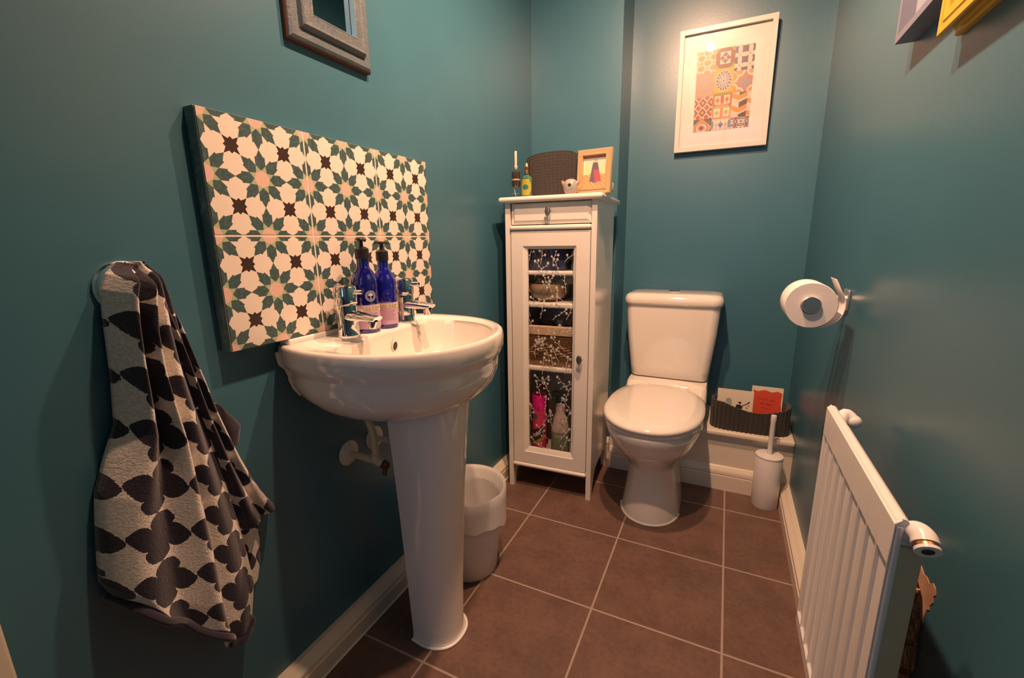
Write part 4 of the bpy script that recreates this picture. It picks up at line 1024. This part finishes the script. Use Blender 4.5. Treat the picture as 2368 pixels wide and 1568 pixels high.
# rolled bump profile: rises from the wall side to a ridge and rolls back
def ridge(s, c, w): return math.exp(-((s-c)/w)**2)
def dome(s, k=.5): return (max(0, 1-abs(2*s-1)**2.6))**k
Z0 = lambda s, t: 0
def ybend(s, t): return 0
# left front sheet
L1 = [(.274, .962), (.258, .946), (.249, .925), (.245, .890), (.241, .83), (.238, .791), (.231, .729), (.213, .690), (.193, .64), (.184, .585), (.177, .53), (.174, .505), (.182, .478)]
R1 = [(.300, .955), (.298, .93), (.294, .90), (.288, .855), (.286, .80), (.290, .74), (.298, .68), (.303, .62), (.307, .56), (.309, .50), (.310, .43), (.310, .36), (.312, .30)]
def bot(s, t): return -ss(.82, 1, t)*0
def x1(s, t):
    base = .020+.034*ss(0, .12, t)+.012*t
    fold = .019*(1-2*abs(sin((s-.02)*pi*2.0))**1.5)*-1*(1-ss(.35, .8, t)*.8)*ss(.0, .1, t)
    wide = .008*sin(s*2*pi*1.3+.6)*ss(.4, .9, t)
    return max(.008, .006+(base+fold+wide)*(dome(s*.93, .42))+.012*ridge(s, .86, .10)*ss(.2, .5, t))
cloth('front_fold', L1, R1, x1, (lambda s, t: 0, lambda s, t: .012*sin(s*9)*ss(.9, 1, t)), lambda t: .02+.03*(1-t), lambda t: .075+.085*ss(0, .9, t), MTOW)
L2 = [(.285, .962), (.283, .945), (.280, .91), (.276, .86), (.276, .80), (.281, .74), (.286, .68), (.291, .62), (.295, .56), (.298, .50), (.300, .42), (.300, .34), (.302, .28)]
R2_ = [(.305, .960), (.320, .940), (.326, .905), (.330, .86), (.336, .80), (.343, .74), (.350, .68), (.357, .62), (.364, .56), (.371, .50), (.378, .42), (.382, .35), (.366, .285)]
def x2(s, t):
    base = .016+.030*ss(0, .12, t)+.004*t
    fold = -.012*(1-2*abs(sin((s-.1)*pi*1.6))**1.5)*(1-ss(.3, .8, t)*.7)
    return max(.007, .005+(base+fold)*dome(.25+s*.75, .45))
cloth('middle_fold', L2, R2_, x2, (lambda s, t: 0, lambda s, t: 0), lambda t: .125, lambda t: .06+.05*t, MTOW, nu=80)
L3 = [(.295, .962), (.300, .93), (.305, .88), (.312, .83), (.320, .77), (.328, .71), (.336, .66), (.343, .61), (.350, .56), (.356, .51), (.360, .47)]
R3 = [(.308, .958), (.323, .915), (.336, .862), (.346, .81), (.356, .764), (.366, .71), (.380, .655), (.394, .605), (.410, .56), (.428, .515), (.448, .478)]
def x3(s, t):
    base = .012+.020*ss(0, .12, t)+.010*t
    fold = -.010*(1-2*abs(sin((s-.05)*pi*2.0))**1.5)*ss(.05, .3, t)
    return max(.006, .004+(base+fold)*dome(.3+s*.7, .5))
cloth('side_fold', L3, R3, x3, (lambda s, t: 0, lambda s, t: -.0*s), lambda t: .235, lambda t: .05+.075*t, MTOW, nu=80, nv=140)
L4 = [(.345, .62), (.355, .55), (.362, .48), (.366, .42), (.368, .36), (.368, .33)]
R4 = [(.392, .62), (.404, .55), (.417, .48), (.416, .42), (.411, .37), (.400, .335)]
cloth('back_fold', L4, R4, lambda s, t: .005+.013*dome(.3+s*.7, .5), (lambda s, t: 0, lambda s, t: 0), lambda t: .36, lambda t: .07, MTOW, nu=50, nv=90)
L5 = [(.375, .71), (.38, .68), (.385, .64), (.385, .62)]
R5 = [(.387, .695), (.404, .672), (.413, .657), (.404, .628)]
cloth('corner_peek', L5, R5, lambda s, t: .004+.012*dome(s, .5), (lambda s, t: 0, lambda s, t: 0), lambda t: .42, lambda t: .04, MHEM, nu=30, nv=30)
# navy hem along the bottom edge
def hemstrip(pts, name):
    g = G(); g.tube([Vector(p)-TO for p in pts], .0065, 12, sub=6); g.go(name, MHEM, tw)

hemstrip([(x1(s, 1)+.012-.012, lerp(L1[-1][0], R1[-1][0], s), lerp(L1[-1][1], R1[-1][1], s)-.004+.003*sin(s*17)) for s in [i/10 for i in range(11)]], 'front_hem')
hemstrip([(x2(s, 1), lerp(L2[-1][0], R2_[-1][0], s), lerp(L2[-1][1], R2_[-1][1], s)-.004+.002*sin(s*9)) for s in [.1+.9*i/6 for i in range(7)]], 'middle_hem')

# ------------------------------------------------------------ lamps (above and behind the frame, seen in reflections)
lb_ = root('ceiling_spot_bar', (.58, .83, H), 'chrome bar of three spotlights on the ceiling over the room', 'lamp')
g = G(); g.box((-.02, -.22, -.02), (.02, .22, 0), bev=.006); g.tube([(0, 0, 0), (0, 0, -.03)], .03, 20, sub=1); g.go('bar', MCHROME, lb_)
for i, (x, y, z, p) in enumerate(LAMPS):
    ox, oy, oz = x-.58, y-.83, z-H
    g = G(); g.tube([(0, oy, -.018), (ox, oy, oz+.085)], .005, 10, sub=1); g.lathe([(.001, oz+.095), (.018, oz+.09), (.022, oz+.055), (.030, oz+.035), (.036, oz+.022)], (ox, oy, 0), n=32)
    hd_ = g.go('spot_head', MCHROME, lb_, smooth=40)
    ld_ = bpy.data.lights.new('bulb_light', 'SPOT'); ld_.energy = p; ld_.color = WARM; ld_.shadow_soft_size = .02; ld_.spot_size = radians(160); ld_.spot_blend = .8
    o = bpy.data.objects.new('bulb_light', ld_); COL.objects.link(o); o.location = (ox, oy, oz); o.parent = hd_
    o.rotation_euler = Vector((0, .40, -1)).to_track_quat('-Z', 'Y').to_euler()
x, y, z, p = WALLSPOT
g = G(); g.tube([(0, y-.83, -.018), (x-.58, y-.83, z-H)], .005, 10, sub=1); g.lathe([(.016, -.07), (.022, -.04), (.034, -.02), (.038, -.002)], (x-.58, y-.83, z-H), n=32, axis='y', cap0=True)
hd_ = g.go('spot_head', MCHROME, lb_, smooth=40)
ld_ = bpy.data.lights.new('bulb_light', 'SPOT'); ld_.energy = p; ld_.color = WARM; ld_.shadow_soft_size = .02; ld_.spot_size = radians(60); ld_.spot_blend = 1
o = bpy.data.objects.new('bulb_light', ld_); COL.objects.link(o); o.parent = hd_; o.location = (x-.58, y-.83, z-H)
dv = Vector((.50, D, 2.12))-Vector((x, y, z)); o.rotation_euler = dv.to_track_quat('-Z', 'Y').to_euler()
gl = root('globe_lamp', (.62, -1.60, 2.0), 'warm round globe lampshade hanging in the hall', 'lamp')
g = G(); g.sphere((0, 0, 0), .10, 24); g.go('lamp_shade', mat('glowing_globe', (.9, .8, .6), .6, emis=(1.0, .58, .25), estr=HALL_LAMP), gl)
g = G(); g.tube([(0, 0, .1), (0, 0, H-2.0)], .004, 8, sub=1); g.go('cord', MBLACK, gl)
